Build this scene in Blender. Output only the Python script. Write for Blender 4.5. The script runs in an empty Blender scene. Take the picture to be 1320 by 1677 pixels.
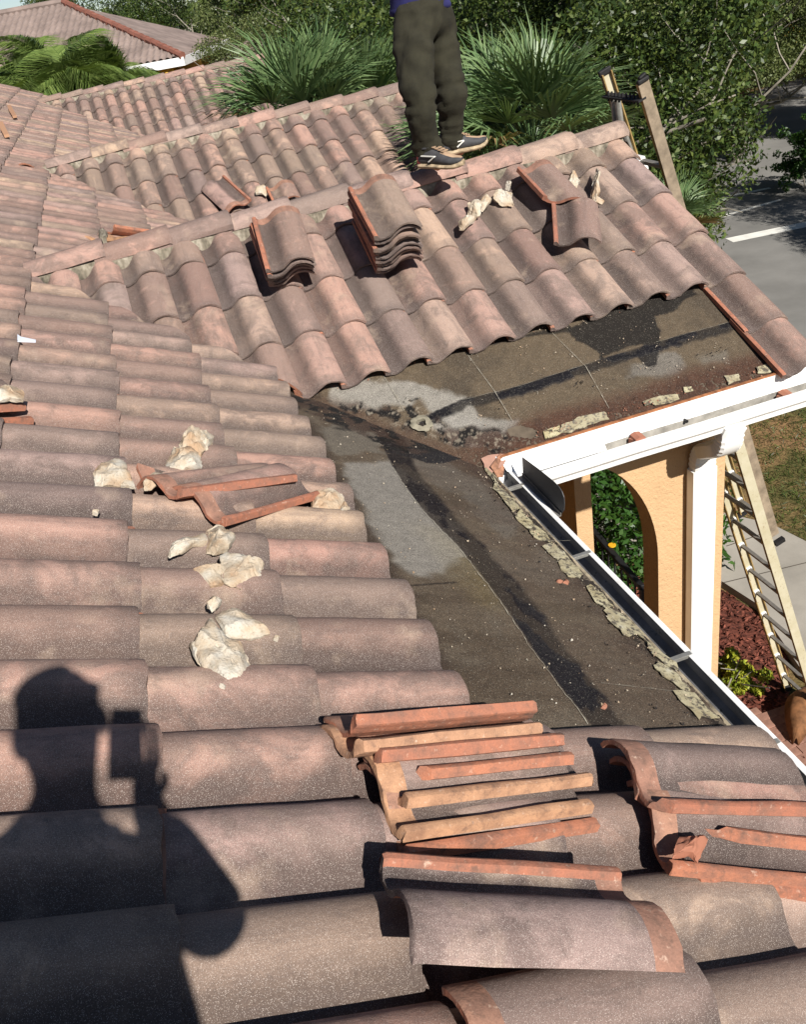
import bpy, bmesh, math, random
import numpy as np
from mathutils import Vector, Matrix

random.seed(7)
RNG = np.random.default_rng(11)
SC = bpy.context.scene
COL = SC.collection
H = 6.97                       # height of the lens above the ground (m)

# ------------------------------------------------------------------ camera
F_PX, W_PX, H_PX = 1453.75, 1320.0, 1677.0
YAW, PITCH, ROLL = 0.2221, 0.5386, 0.1822
def cam_axes():
    cy, sy, cp, sp = math.cos(YAW), math.sin(YAW), math.cos(PITCH), math.sin(PITCH)
    f = np.array([sy*cp, cy*cp, -sp]); r = np.array([cy, -sy, 0.0]); d = np.cross(f, r)
    c, s = math.cos(ROLL), math.sin(ROLL)
    return np.array([c*r+s*d, -s*r+c*d, f])
CAM = cam_axes()
cam_data = bpy.data.cameras.new('camera'); cam = bpy.data.objects.new('camera', cam_data); COL.objects.link(cam)
cam_data.sensor_fit = 'VERTICAL'; cam_data.sensor_height = 24.0; cam_data.lens = 24.0*F_PX/H_PX
cam_data.clip_start = 0.02; cam_data.clip_end = 3000
m3 = Matrix((CAM[0], -CAM[1], -CAM[2])).transposed()
cam.matrix_world = Matrix.Translation((0, 0, H)) @ m3.to_4x4()
SC.camera = cam

# ------------------------------------------------------------------ light
SUN_DIR = Vector((0.145, -0.774, 0.616)).normalized()
SUN_EL = math.asin(SUN_DIR.z); SUN_AZ = math.atan2(SUN_DIR.x, SUN_DIR.y)
world = bpy.data.worlds.new('World'); SC.world = world; world.use_nodes = True
wn = world.node_tree; bg = wn.nodes['Background']
sky = wn.nodes.new('ShaderNodeTexSky'); sky.sky_type = 'NISHITA'; sky.sun_disc = False
sky.sun_elevation = SUN_EL; sky.sun_rotation = SUN_AZ; sky.air_density = 0.7; sky.dust_density = 0.2; sky.altitude = 300
wn.links.new(sky.outputs['Color'], bg.inputs['Color']); bg.inputs['Strength'].default_value = 0.05
sd = bpy.data.lights.new('sun', 'SUN'); sun = bpy.data.objects.new('sun', sd); COL.objects.link(sun)
sd.energy = 5.0; sd.angle = math.radians(0.53); sd.color = (1.0, 0.955, 0.89)
sun.rotation_euler = SUN_DIR.to_track_quat('Z', 'Y').to_euler(); sun.location = (2, -20, 30)
SC.view_settings.view_transform = 'Standard'; SC.view_settings.look = 'None'
SC.view_settings.exposure = 0.66; SC.view_settings.gamma = 1.0; SC.view_settings.use_curve_mapping = False

# ------------------------------------------------------------------ roof planes (relative to the lens, then lifted by H)
TA, ZA = 0.4628, -1.3926                      # main slope: z = ZA - TA*x
TB = 0.4421
XA0, EXP, W, Y0 = -0.2865, 0.3574, 0.2286, 4.006
NA = math.hypot(1, TA); NB = math.hypot(1, TB)
GAB = {'B': (5.2887, -1.1029), 'C': (9.588, -1.042), 'D': (18.061, -0.941)}   # ridge y, ridge z
S0B, XB0, XR = -0.2078, 0.5257, 3.049
def ray(px, py):
    v = np.array([(px-660)/F_PX, (py-838.5)/F_PX, 1.0]) @ CAM
    return v/np.linalg.norm(v)
def V3(v): return Vector((float(v[0]), float(v[1]), float(v[2])+H))
def at_A(px, py, h=0.0):
    v = ray(px, py); return V3(v*((ZA+h)/(v[2]+TA*v[0])))
def at_B(px, py, h=0.0):
    yb, zb = GAB['B']; v = ray(px, py); return V3(v*((zb-TB*yb+h)/(v[2]-TB*v[1])))
def at_z(px, py, z=0.0):
    v = ray(px, py); return V3(v*((z-H)/v[2]))
def at_y(px, py, y): v = ray(px, py); return V3(v*(y/v[1]))
def at_x(px, py, x): v = ray(px, py); return V3(v*(x/v[0]))
def project(p):
    q = CAM @ np.array([p[0], p[1], p[2]-H])
    return (660+F_PX*q[0]/q[2], 838.5+F_PX*q[1]/q[2], q[2])
def zA(x, h=0.0): return H+ZA-TA*x+h
def zG(g, y, h=0.0):
    yb, zb = GAB[g]; return H+zb-TB*abs(yb-y)+h

# ------------------------------------------------------------------ helpers
def tag(o, label=None, cat=None, group=None, kind=None):
    if label: o['label'] = label
    if cat: o['category'] = cat
    if group: o['group'] = group
    if kind: o['kind'] = kind
    return o
def empty(name, loc=(0, 0, 0), label=None, cat=None, group=None, rot=None):
    o = bpy.data.objects.new(name, None); COL.objects.link(o); o.location = loc; o.empty_display_size = 0.1
    if rot is not None: o.rotation_euler = rot
    return tag(o, label, cat, group)
class MB:
    def __init__(s): s.v = []; s.f = []; s.m = []
    def add(s, verts, faces, mat=0):
        b = len(s.v); s.v.extend([tuple(map(float, q)) for q in verts])
        s.f.extend([tuple(b+i for i in fc) for fc in faces])
        s.m.extend([mat]*len(faces) if isinstance(mat, int) else mat)
        return s
    def box(s, c, size, rot=None, mat=0):
        hx, hy, hz = size[0]/2, size[1]/2, size[2]/2
        vs = [Vector((x, y, z)) for x in (-hx, hx) for y in (-hy, hy) for z in (-hz, hz)]
        if rot is not None: vs = [rot @ q for q in vs]
        vs = [q+Vector(c) for q in vs]
        return s.add(vs, [(0,1,3,2),(4,6,7,5),(0,4,5,1),(2,3,7,6),(0,2,6,4),(1,5,7,3)], mat)
    def bar(s, a, b, w, t, up=(0,0,1), mat=0):
        a = Vector(a); b = Vector(b); d = (b-a); L = d.length; d.normalize()
        u = Vector(up); x = d.cross(u)
        if x.length < 1e-6: x = d.cross(Vector((1,0,0)))
        x.normalize(); z = x.cross(d)
        r = Matrix((d, x, z)).transposed()
        return s.box((a+b)/2, (L, w, t), r, mat)
    def tube(s, path, rad, n=8, mat=0, cap=True):
        path = [Vector(q) for q in path]; R = rad if isinstance(rad, (list, tuple)) else [rad]*len(path)
        b = len(s.v); px = None
        for i, q in enumerate(path):
            d = (path[min(i+1, len(path)-1)]-path[max(i-1, 0)])
            if d.length < 1e-9: d = Vector((0,0,1))
            d.normalize()
            if px is None:
                px = d.orthogonal().normalized()
            else:
                px = (px-d*px.dot(d))
                px = px.normalized() if px.length > 1e-6 else d.orthogonal().normalized()
            py = d.cross(px)
            for k in range(n):
                a = 2*math.pi*k/n
                s.v.append(tuple(q+(px*math.cos(a)+py*math.sin(a))*R[i]))
        for i in range(len(path)-1):
            for k in range(n):
                k2 = (k+1) % n
                s.f.append((b+i*n+k, b+i*n+k2, b+(i+1)*n+k2, b+(i+1)*n+k)); s.m.append(mat)
        if cap:
            s.f.append(tuple(b+k for k in range(n))[::-1]); s.m.append(mat)
            e = b+(len(path)-1)*n; s.f.append(tuple(e+k for k in range(n))); s.m.append(mat)
        return s
    def extrude(s, poly, off, mat=0):
        n = len(poly); off = Vector(off); P = [Vector(q) for q in poly]
        return s.add(P+[q+off for q in P], [tuple(range(n))[::-1], tuple(range(n, 2*n))]+[(i, (i+1) % n, n+(i+1) % n, n+i) for i in range(n)], mat)
    def mesh(s, name):
        me = bpy.data.meshes.new(name); me.from_pydata(s.v, [], s.f); me.update()
        return me
def finish(me, mats, mi=None, smooth=None):
    for m in (mats if isinstance(mats, (list, tuple)) else [mats]): me.materials.append(m)
    if mi is not None and len(me.polygons) == len(mi): me.polygons.foreach_set('material_index', mi)
    if smooth is not None:
        me.shade_smooth(); me.set_sharp_from_angle(angle=math.radians(smooth))
    me.update(); return me
def fix_normals(me):
    bm = bmesh.new(); bm.from_mesh(me); bmesh.ops.recalc_face_normals(bm, faces=bm.faces); bm.to_mesh(me); bm.free(); return me
def place(name, me, parent=None, mw=None):
    o = bpy.data.objects.new(name, me); COL.objects.link(o)
    if parent: o.parent = parent
    if mw is not None: o.matrix_local = mw
    return o
def part(name, mb, mats, parent=None, smooth=None, mw=None, kind=None, bevel=0.0):
    me = mb.mesh(name); fix_normals(me); finish(me, mats, mb.m, smooth)
    o = place(name, me, parent, mw)
    if kind: o['kind'] = kind
    if bevel:
        b = o.modifiers.new('bevel', 'BEVEL'); b.width = bevel; b.segments = 2; b.limit_method = 'ANGLE'
    return o
def copy_tree(o, parent=None):
    c = o.copy(); COL.objects.link(c); c.parent = parent
    for ch in list(o.children): copy_tree(ch, c)
    return c
# numpy noise
def hash2(ix, iy, seed):
    h = (ix.astype(np.int64)*374761393+iy.astype(np.int64)*668265263+seed*974711) & 0x7fffffff
    h = (h ^ (h >> 13))*1274126177 & 0x7fffffff
    return ((h ^ (h >> 16)) & 0xffff)/65535.0
def vnoise(x, y, seed=0):
    x = np.asarray(x, float); y = np.asarray(y, float)
    ix = np.floor(x); iy = np.floor(y); fx = x-ix; fy = y-iy
    fx = fx*fx*(3-2*fx); fy = fy*fy*(3-2*fy)
    a = hash2(ix, iy, seed); b = hash2(ix+1, iy, seed); c = hash2(ix, iy+1, seed); d = hash2(ix+1, iy+1, seed)
    return (a*(1-fx)+b*fx)*(1-fy)+(c*(1-fx)+d*fx)*fy
def fbm(x, y, seed=0, oct=4):
    t = 0; a = 0.5; n = 0
    for i in range(oct):
        t = t+a*vnoise(x*2**i, y*2**i, seed+i*17); n += a; a *= 0.55
    return t/n
def sstep(a, b, x):
    t = np.clip((x-a)/(b-a), 0, 1); return t*t*(3-2*t)

# ------------------------------------------------------------------ materials
def lin(r, g, b):
    f = lambda c: (c/255/12.92) if c/255 <= 0.04045 else ((c/255+0.055)/1.055)**2.4
    return (f(r), f(g), f(b), 1)
class NT:
    def __init__(s, name, rough=0.8, spec=0.3):
        s.mat = bpy.data.materials.new(name); s.mat.use_nodes = True; s.t = s.mat.node_tree; s.n = s.t.nodes
        s.b = s.n['Principled BSDF']; s.b.inputs['Roughness'].default_value = rough
        s.b.inputs['Specular IOR Level'].default_value = spec
    def new(s, k, **kw):
        q = s.n.new(k)
        for a, v in kw.items(): setattr(q, a, v)
        return q
    def link(s, a, b): s.t.links.new(a, b)
    def set(s, sock, v):
        if isinstance(v, bpy.types.NodeSocket): s.link(v, sock)
        else: sock.default_value = v
    def noise(s, vec, scale, detail=4, rough=0.6, dist=0.0):
        q = s.new('ShaderNodeTexNoise'); q.inputs['Scale'].default_value = scale; q.inputs['Detail'].default_value = detail
        q.inputs['Roughness'].default_value = rough; q.inputs['Distortion'].default_value = dist
        if vec is not None: s.link(vec, q.inputs['Vector'])
        return q.outputs['Fac']
    def voro(s, vec, scale, feature='F1', out='Distance'):
        q = s.new('ShaderNodeTexVoronoi'); q.feature = feature; q.inputs['Scale'].default_value = scale
        if vec is not None: s.link(vec, q.inputs['Vector'])
        return q.outputs[out]
    def ramp(s, fac, stops, interp='LINEAR'):
        q = s.new('ShaderNodeValToRGB'); cr = q.color_ramp; cr.interpolation = interp
        while len(cr.elements) < len(stops): cr.elements.new(0.5)
        for e, (p, c) in zip(cr.elements, stops):
            e.position = p; e.color = c if isinstance(c, tuple) else (c, c, c, 1)
        s.link(fac, q.inputs['Fac']); return q.outputs['Color']
    def mix(s, fac, a, b, mode='MIX'):
        q = s.new('ShaderNodeMix', data_type='RGBA', blend_type=mode)
        s.set(q.inputs['Factor'], fac); s.set(q.inputs['A'], a); s.set(q.inputs['B'], b)
        return q.outputs['Result']
    def math(s, op, a, b=0.5, clamp=False):
        q = s.new('ShaderNodeMath', operation=op, use_clamp=clamp); s.set(q.inputs[0], a); s.set(q.inputs[1], b)
        return q.outputs[0]
    def obj(s): return s.new('ShaderNodeTexCoord').outputs['Object']
    def rnd(s): return s.new('ShaderNodeObjectInfo').outputs['Random']
    def attr(s, name, out='Color'): return s.new('ShaderNodeAttribute', attribute_name=name).outputs[out]
    def bump(s, h, strength=0.3, dist=0.002):
        q = s.new('ShaderNodeBump'); q.inputs['Strength'].default_value = strength; q.inputs['Distance'].default_value = dist
        s.link(h, q.inputs['Height']); s.link(q.outputs['Normal'], s.b.inputs['Normal'])
    def color(s, c): s.set(s.b.inputs['Base Color'], c); return s.mat
def simple(name, col, rough=0.7, metal=0.0, spec=0.3, var=0.12, scale=9.0, bump=0.0, bscale=80):
    n = NT(name, rough, spec); n.b.inputs['Metallic'].default_value = metal
    vec = n.obj(); f = n.noise(vec, scale, 5)
    dark = tuple(c*(1-var*1.6) for c in col[:3])+(1,); lite = tuple(min(1, c*(1+var)) for c in col[:3])+(1,)
    n.color(n.ramp(f, [(0.3, dark), (0.7, lite)]))
    if bump: n.bump(n.noise(vec, bscale, 4), bump, 0.004)
    return n.mat

def tile_material():
    n = NT('weathered_tile_coat', 0.88, 0.22)
    p = n.attr('tpos', 'Vector'); r0 = n.attr('rnd', 'Fac')
    ov = n.math('SUBTRACT', 1.0, n.math('GREATER_THAN', r0, 0.9995))
    r = n.math('FRACT', n.math('ADD', n.math('MULTIPLY', n.rnd(), ov), r0))
    r2 = n.math('FRACT', n.math('MULTIPLY', r, 17.31)); r3 = n.math('FRACT', n.math('MULTIPLY', r, 53.7))
    off = n.new('ShaderNodeCombineXYZ'); n.link(n.math('MULTIPLY', r, 37.0), off.inputs[0]); n.link(n.math('MULTIPLY', r2, 51.0), off.inputs[1]); n.link(n.math('MULTIPLY', r3, 23.0), off.inputs[2])
    ad = n.new('ShaderNodeVectorMath', operation='ADD'); n.link(p, ad.inputs[0]); n.link(off.outputs[0], ad.inputs[1]); v = ad.outputs[0]
    base = n.ramp(r, [(0.0, lin(160,129,117)), (0.18, lin(168,133,118)), (0.34, lin(148,126,118)), (0.48, lin(170,145,126)), (0.62, lin(164,128,115)), (0.76, lin(143,124,118)), (0.86, lin(172,148,126)), (1.0, lin(162,129,117))])
    grey = n.ramp(r2, [(0.0, lin(96,83,77)), (0.5, lin(112,98,90)), (1.0, lin(88,75,71))])
    blot = n.noise(v, 8.0, 5, 0.65, 0.6)
    amt = n.math('ADD', n.math('MULTIPLY', r3, 0.34), 0.30)
    m = n.new('ShaderNodeMapRange'); m.interpolation_type = 'SMOOTHSTEP'
    n.link(blot, m.inputs['Value']); n.link(n.math('SUBTRACT', 0.80, amt), m.inputs['From Min']); n.link(n.math('SUBTRACT', 1.02, amt), m.inputs['From Max'])
    c = n.mix(n.math('MULTIPLY', m.outputs[0], 0.62), base, grey)
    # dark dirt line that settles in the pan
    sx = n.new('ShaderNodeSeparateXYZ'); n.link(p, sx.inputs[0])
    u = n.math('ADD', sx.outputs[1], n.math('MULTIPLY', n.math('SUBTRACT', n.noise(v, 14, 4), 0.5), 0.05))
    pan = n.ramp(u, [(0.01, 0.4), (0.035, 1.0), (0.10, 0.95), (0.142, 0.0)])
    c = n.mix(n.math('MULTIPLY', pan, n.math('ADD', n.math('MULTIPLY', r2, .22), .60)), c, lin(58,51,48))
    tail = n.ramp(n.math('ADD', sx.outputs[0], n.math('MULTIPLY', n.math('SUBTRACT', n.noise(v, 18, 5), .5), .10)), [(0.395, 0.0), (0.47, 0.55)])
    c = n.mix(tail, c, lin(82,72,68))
    # soot runs along the fall of the roof and a pale worn patch here and there
    mp = n.new('ShaderNodeMapping'); mp.inputs['Scale'].default_value = (2.2, 16.0, 6.0); n.link(v, mp.inputs['Vector'])
    run = n.noise(mp.outputs[0], 1.6, 6, 0.7)
    c = n.mix(n.math('MULTIPLY', n.ramp(run, [(0.50, 0.0), (0.66, 1.0)]), 0.36), c, lin(84,74,71))
    c = n.mix(n.math('MULTIPLY', n.ramp(n.noise(v, 24, 6, 0.75), [(0.56, 0.0), (0.70, 1.0)]), 0.36), c, lin(92,82,78))
    c = n.mix(n.math('MULTIPLY', n.ramp(n.noise(v, 5.0, 4), [(0.58, 0.0), (0.74, 1.0)]), 0.35), c, lin(186,164,142))
    fine = n.noise(v, 420, 2, 0.7)
    c = n.mix(0.6, c, n.ramp(fine, [(0.33, 0.62), (0.68, 1.32)]), 'MULTIPLY')
    cell = n.voro(v, 820.0)
    wcol = n.voro(v, 820.0, 'F1', 'Color')
    sep = n.new('ShaderNodeSeparateColor'); n.link(wcol, sep.inputs[0])
    spk = n.math('MULTIPLY', n.math('LESS_THAN', cell, 0.42), n.math('GREATER_THAN', sep.outputs[0], 0.80))
    c = n.mix(n.math('MULTIPLY', spk, 0.45), c, lin(226,214,204))
    dk = n.math('MULTIPLY', n.math('LESS_THAN', cell, 0.4), n.math('LESS_THAN', sep.outputs[1], 0.14))
    c = n.mix(n.math('MULTIPLY', dk, 0.5), c, lin(50,42,40))
    n.bump(n.math('ADD', n.math('MULTIPLY', fine, 0.6), n.noise(v, 60, 3)), 0.55, 0.0022)
    return n.color(c)
def clay_material(name, a, b, cc):
    n = NT(name, 0.82, 0.25); r = n.rnd(); v = n.attr('tpos', 'Vector')
    off = n.new('ShaderNodeCombineXYZ'); n.link(n.math('MULTIPLY', r, 31.0), off.inputs[0])
    ad = n.new('ShaderNodeVectorMath', operation='ADD'); n.link(v, ad.inputs[0]); n.link(off.outputs[0], ad.inputs[1]); v = ad.outputs[0]
    c = n.mix(r, a, b)
    c = n.mix(n.ramp(n.noise(v, 16, 6, 0.65), [(0.42, 0.0), (0.66, 1.0)]), c, cc)
    c = n.mix(n.ramp(n.noise(v, 70, 3), [(0.62, 0.0), (0.74, 0.5)]), c, lin(205,180,160))
    c = n.mix(0.35, c, n.ramp(n.noise(v, 300, 2), [(0.3, 0.6), (0.7, 1.2)]), 'MULTIPLY')
    c = n.mix(n.ramp(n.noise(v, 30, 6, 0.75), [(0.52, 0.0), (0.68, 0.75)]), c, lin(98,78,68))
    n.bump(n.noise(v, 120, 4), 0.5, 0.003)
    return n.color(c)
M = {}
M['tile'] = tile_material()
M['clay'] = clay_material('bare_terracotta', lin(170,112,86), lin(154,100,80), lin(126,92,78))
M['head'] = clay_material('smooth_bare_tile_head', lin(158,120,100), lin(146,108,92), lin(120,92,80))
M['cap'] = simple('ridge_cap_coat', lin(166,128,112), 0.9, var=0.22, scale=7, bump=0.4, bscale=200)
def mortar_mat():
    n = NT('stained_mortar', 0.95, 0.1); v = n.obj()
    st = n.new('ShaderNodeMapping'); st.inputs['Scale'].default_value = (9, 9, 1.5); n.link(v, st.inputs['Vector'])
    f = n.noise(st.outputs[0], 2.2, 5, 0.65)
    c = n.ramp(f, [(0.3, lin(70,66,58)), (0.48, lin(122,114,100)), (0.62, lin(150,142,128)), (0.75, lin(104,98,84))])
    c = n.mix(n.ramp(n.noise(v, 40, 4), [(0.5, 0.0), (0.72, 0.6)]), c, lin(58,56,46))
    n.bump(n.noise(v, 50, 5), 0.6, 0.006); return n.color(c)
M['mortar'] = mortar_mat()
def cream_mat():
    n = NT('broken_cream_mortar', 0.9, 0.15); v = n.obj(); r = n.rnd()
    off = n.new('ShaderNodeVectorMath', operation='ADD'); n.link(v, off.inputs[0])
    cb = n.new('ShaderNodeCombineXYZ'); n.link(n.math('MULTIPLY', r, 19.0), cb.inputs[0]); n.link(cb.outputs[0], off.inputs[1]); v = off.outputs[0]
    c = n.ramp(n.noise(v, 9, 5, 0.6), [(0.36, lin(164,138,112)), (0.5, lin(176,162,142)), (0.62, lin(184,178,166))])
    c = n.mix(n.ramp(n.noise(v, 14, 4), [(0.60, 0.0), (0.74, 0.55)]), c, lin(112,106,92))
    c = n.mix(n.ramp(n.noise(v, 130, 4, 0.7), [(0.55, 0.0), (0.68, 0.55)]), c, lin(120,104,84))
    n.bump(n.math('ADD', n.noise(v, 60, 5), n.math('MULTIPLY', n.noise(v, 190, 3), 0.5)), 0.8, 0.006); return n.color(c)
M['cream'] = cream_mat()
def felt_mat():
    n = NT('roofing_felt', 0.88, 0.3); v = n.obj()
    c = n.attr('stain')
    c = n.mix(1.0, c, (.74, .73, .72, 1), 'MULTIPLY')
    g = n.noise(v, 260, 2, 0.75)
    c = n.mix(0.85, c, n.ramp(g, [(0.34, 0.35), (0.66, 1.7)]), 'MULTIPLY')
    c = n.mix(n.math('MULTIPLY', n.math('LESS_THAN', n.voro(v, 150.0), 0.16), 0.5), c, lin(170,164,150))
    c = n.mix(0.5, c, n.ramp(n.noise(v, 26, 5), [(0.3, 0.7), (0.7, 1.25)]), 'MULTIPLY')
    wet = n.attr('wet', 'Fac')
    n.link(n.math('SUBTRACT', 0.9, n.math('MULTIPLY', wet, 0.42)), n.b.inputs['Roughness'])
    n.bump(n.math('ADD', g, n.math('MULTIPLY', n.noise(v, 35, 5), 2.0)), 0.6, 0.003); return n.color(c)
M['felt'] = felt_mat()
M['tar'] = simple('black_tar', lin(34,31,31), 0.5, var=0.4, scale=40, bump=0.9, bscale=60)
M['rot'] = simple('rotted_brown_wood', lin(74,50,40), 0.9, var=0.5, scale=22, bump=0.8, bscale=60)
def flake_mat():
    n = NT('flaking_cream_metal', 0.75, 0.3); v = n.obj(); r_ = n.rnd()
    c = n.ramp(n.noise(v, 18, 5), [(0.35, lin(146,134,100)), (0.6, lin(176,168,136)), (0.75, lin(190,186,168))])
    c = n.mix(n.ramp(n.noise(v, 42, 6, 0.75), [(0.50, 0.0), (0.57, 0.95)]), c, lin(46,38,32))
    c = n.mix(n.math('MULTIPLY', r_, 0.4), c, n.mix(n.noise(v, 30, 4), lin(150,146,136), lin(96,84,70)))
    n.bump(n.noise(v, 50, 4), 0.4, 0.003); return n.color(c)
M['flake'] = flake_mat()
def white_mat(name, dirt=0.4, col=(232,232,230)):
    n = NT(name, 0.42, 0.4); v = n.obj()
    c = n.ramp(n.noise(v, 5, 5), [(0.3, lin(*[q-12 for q in col])), (0.65, lin(*col))])
    c = n.mix(n.math('MULTIPLY', n.ramp(n.noise(v, 13, 6, 0.7), [(0.58, 0.0), (0.8, 1.0)]), dirt), c, lin(120,98,80))
    mp = n.new('ShaderNodeMapping'); mp.inputs['Scale'].default_value = (14, 14, .9); n.link(v, mp.inputs['Vector'])
    c = n.mix(n.math('MULTIPLY', n.ramp(n.noise(mp.outputs[0], 1.4, 6, .7), [(.54, 0.0), (.78, 1.0)]), dirt*.9), c, lin(128,112,96))
    return n.color(c)
M['white'] = white_mat('white_painted_metal')
M['white_clean'] = white_mat('white_downspout_enamel', 0.1)
def gutter_in():
    n = NT('sooty_gutter_interior', 0.5, 0.4); v = n.obj()
    c = n.ramp(n.noise(v, 7, 5), [(0.3, lin(92,91,92)), (0.6, lin(122,122,124)), (0.8, lin(150,150,150))])
    c = n.mix(n.ramp(n.noise(v, 45, 5, 0.7), [(0.6, 0.0), (0.68, 0.8)]), c, lin(22,18,14))
    return n.color(c)
M['gutter_in'] = gutter_in()
M['sheet'] = simple('dark_grey_sheet_metal', lin(66,66,68), 0.5, var=0.1, scale=6)
M['galv'] = simple('galvanised_steel', lin(165,163,156), 0.4, metal=0.6, var=0.15, scale=30)
M['alu'] = simple('dull_aluminium', lin(128,124,118), 0.45, metal=0.35, var=0.15, scale=20)
def stucco():
    n = NT('peach_stucco', 0.92, 0.15); v = n.obj()
    c = n.ramp(n.noise(v, 2.2, 5), [(0.3, lin(184,151,114)), (0.7, lin(192,160,122))])
    mp = n.new('ShaderNodeMapping'); mp.inputs['Scale'].default_value = (9, 9, .5); n.link(v, mp.inputs['Vector'])
    c = n.mix(n.math('MULTIPLY', n.ramp(n.noise(mp.outputs[0], 1.0, 6, .7), [(.52, 0.0), (.75, 1.0)]), .22), c, lin(150,122,96))
    c = n.mix(n.math('MULTIPLY', n.ramp(n.noise(v, 30, 6, .8), [(.55, 0.0), (.7, 1.0)]), .14), c, lin(140,110,84))
    n.bump(n.math('ADD', n.noise(v, 70, 5), n.noise(v, 22, 3)), 0.8, 0.008); return n.color(c)
M['stucco'] = stucco()
def fiberglass():
    n = NT('worn_yellow_fibreglass', 0.6, 0.35); v = n.obj()
    c = n.ramp(n.noise(v, 6, 5), [(0.3, lin(164,156,128)), (0.62, lin(178,171,148)), (0.8, lin(152,144,120))])
    c = n.mix(n.ramp(n.noise(v, 40, 4, 0.7), [(0.6, 0.0), (0.7, 0.7)]), c, lin(120,96,62))
    return n.color(c)
M['fibre'] = fiberglass()
M['fibre_edge'] = simple('ochre_fibreglass_edge', lin(146,122,76), 0.6, var=0.25, scale=20)
M['fibre_worn'] = simple('bleached_fibreglass_web', lin(132,118,100), 0.8, var=0.25, scale=14, bump=0.3)
M['rubber'] = simple('black_rubber', lin(30,29,30), 0.7, var=0.2)
M['concrete'] = simple('concrete_walk', lin(150,144,134), 0.9, var=0.15, scale=1.2, bump=0.3, bscale=40)
M['asphalt'] = simple('grey_driveway', lin(118,116,112), 0.92, var=0.14, scale=0.7, bump=0.3, bscale=60)
M['paint'] = simple('white_road_paint', lin(214,212,204), 0.8, var=0.08, scale=4)
M['soil'] = None
def ground_mat():
    n = NT('dry_lawn_soil', 0.95, 0.1); v = n.obj()
    f = n.noise(v, 0.55, 6, 0.65)
    c = n.ramp(f, [(0.36, lin(56,66,32)), (0.48, lin(92,84,52)), (0.58, lin(136,108,76)), (0.72, lin(112,86,62))])
    c = n.mix(0.6, c, n.ramp(n.noise(v, 18, 5, 0.7), [(0.3, 0.5), (0.7, 1.4)]), 'MULTIPLY')
    n.bump(n.noise(v, 25, 5), 0.8, 0.03); return n.color(c)
M['ground'] = ground_mat()
M['mulch'] = simple('red_brown_mulch', lin(98,54,42), 0.95, var=0.55, scale=24, bump=0.9, bscale=40)
M['chip'] = simple('mulch_chips', lin(116,66,52), 0.9, var=0.5, scale=6)
M['paver'] = simple('terracotta_paver', lin(150,112,96), 0.9, var=0.25, scale=6, bump=0.3)
def leaf_mat(name, cols, gloss=0.45, trans=0.25):
    n = NT(name, gloss, 0.28)
    r = n.attr('rnd', 'Fac')
    c = n.ramp(r, [(i/(len(cols)-1), lin(*q)) for i, q in enumerate(cols)])
    n.color(c)
    tr = n.new('ShaderNodeBsdfTranslucent'); n.link(n.mix(0.5, c, lin(120,140,40)), tr.inputs['Color'])
    mx = n.new('ShaderNodeMixShader'); mx.inputs[0].default_value = trans
    out = n.n['Material Output']; n.link(n.b.outputs[0], mx.inputs[1]); n.link(tr.outputs[0], mx.inputs[2]); n.link(mx.outputs[0], out.inputs['Surface'])
    return n.mat
M['leaf'] = leaf_mat('oak_leaves', [(28,40,20),(44,60,28),(62,80,36),(88,100,48),(48,64,30)], 0.42, 0.15)
M['leaf_pale'] = leaf_mat('olive_leaves', [(56,66,36),(82,94,52),(110,116,72),(68,82,44)], 0.42, 0.15)
M['leaf_bright'] = leaf_mat('hedge_leaves', [(36,62,24),(50,82,32),(68,98,40)], 0.4, 0.25)
M['leaf_yellow'] = leaf_mat('yellow_green_leaves', [(96,118,36),(150,156,48),(186,180,66),(120,136,44)], 0.45, 0.3)
M['fan'] = leaf_mat('fan_palm_blades', [(64,86,52),(86,110,70),(112,132,88),(96,118,74)], 0.4, 0.2)
M['feather'] = leaf_mat('feather_palm_leaflets', [(66,84,42),(92,112,54),(120,136,74),(80,100,48)], 0.4, 0.28)
M['bark'] = simple('grey_bark', lin(128,122,110), 0.95, var=0.3, scale=8, bump=0.6, bscale=30)
M['dry_leaf'] = simple('dry_brown_palm_boot', lin(120,82,52), 0.85, var=0.35, scale=12)
M['yellow_wall'] = simple('yellow_stucco', lin(226,180,80), 0.9, var=0.08, scale=1.0)
M['far_roof'] = simple('far_tile_roof', lin(130,115,108), 0.9, var=0.22, scale=1.6)
M['far_ridge'] = simple('red_ridge_tile', lin(126,82,69), 0.85, var=0.15, scale=3)
M['glass'] = simple('dark_window_glass', lin(34,40,44), 0.12, var=0.15, spec=0.6)
M['iron'] = simple('black_iron', lin(32,31,32), 0.5, var=0.2)
M['trouser'] = simple('olive_work_trousers', lin(44,42,31), 0.95, var=0.25, scale=10, bump=0.6, bscale=200)
M['navy'] = simple('navy_cotton', lin(38,38,84), 0.95, var=0.15, scale=8, bump=0.3)
M['skin'] = simple('skin', lin(176,126,100), 0.6, var=0.08)
M['hair'] = simple('dark_hair', lin(36,28,24), 0.7, var=0.2, scale=60)
M['shoe_dark'] = simple('worn_trainer_upper', lin(62,62,64), 0.7, var=0.2, scale=30)
M['shoe_tan'] = simple('tan_suede', lin(164,138,112), 0.85, var=0.15, scale=20)
M['shoe_sole'] = simple('dirty_cream_sole', lin(158,140,114), 0.8, var=0.35, scale=30)
M['shoe_red'] = simple('maroon_heel', lin(104,42,42), 0.7, var=0.15)
M['denim'] = simple('blue_denim', lin(62,74,98), 0.9, var=0.2, scale=20)
M['grey_shirt'] = simple('grey_cotton', lin(120,120,122), 0.95, var=0.1)
M['black'] = simple('black_plastic', lin(24,24,26), 0.4, var=0.1)
M['paper'] = simple('pale_scrap', lin(206,212,224), 0.8, var=0.06)

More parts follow.
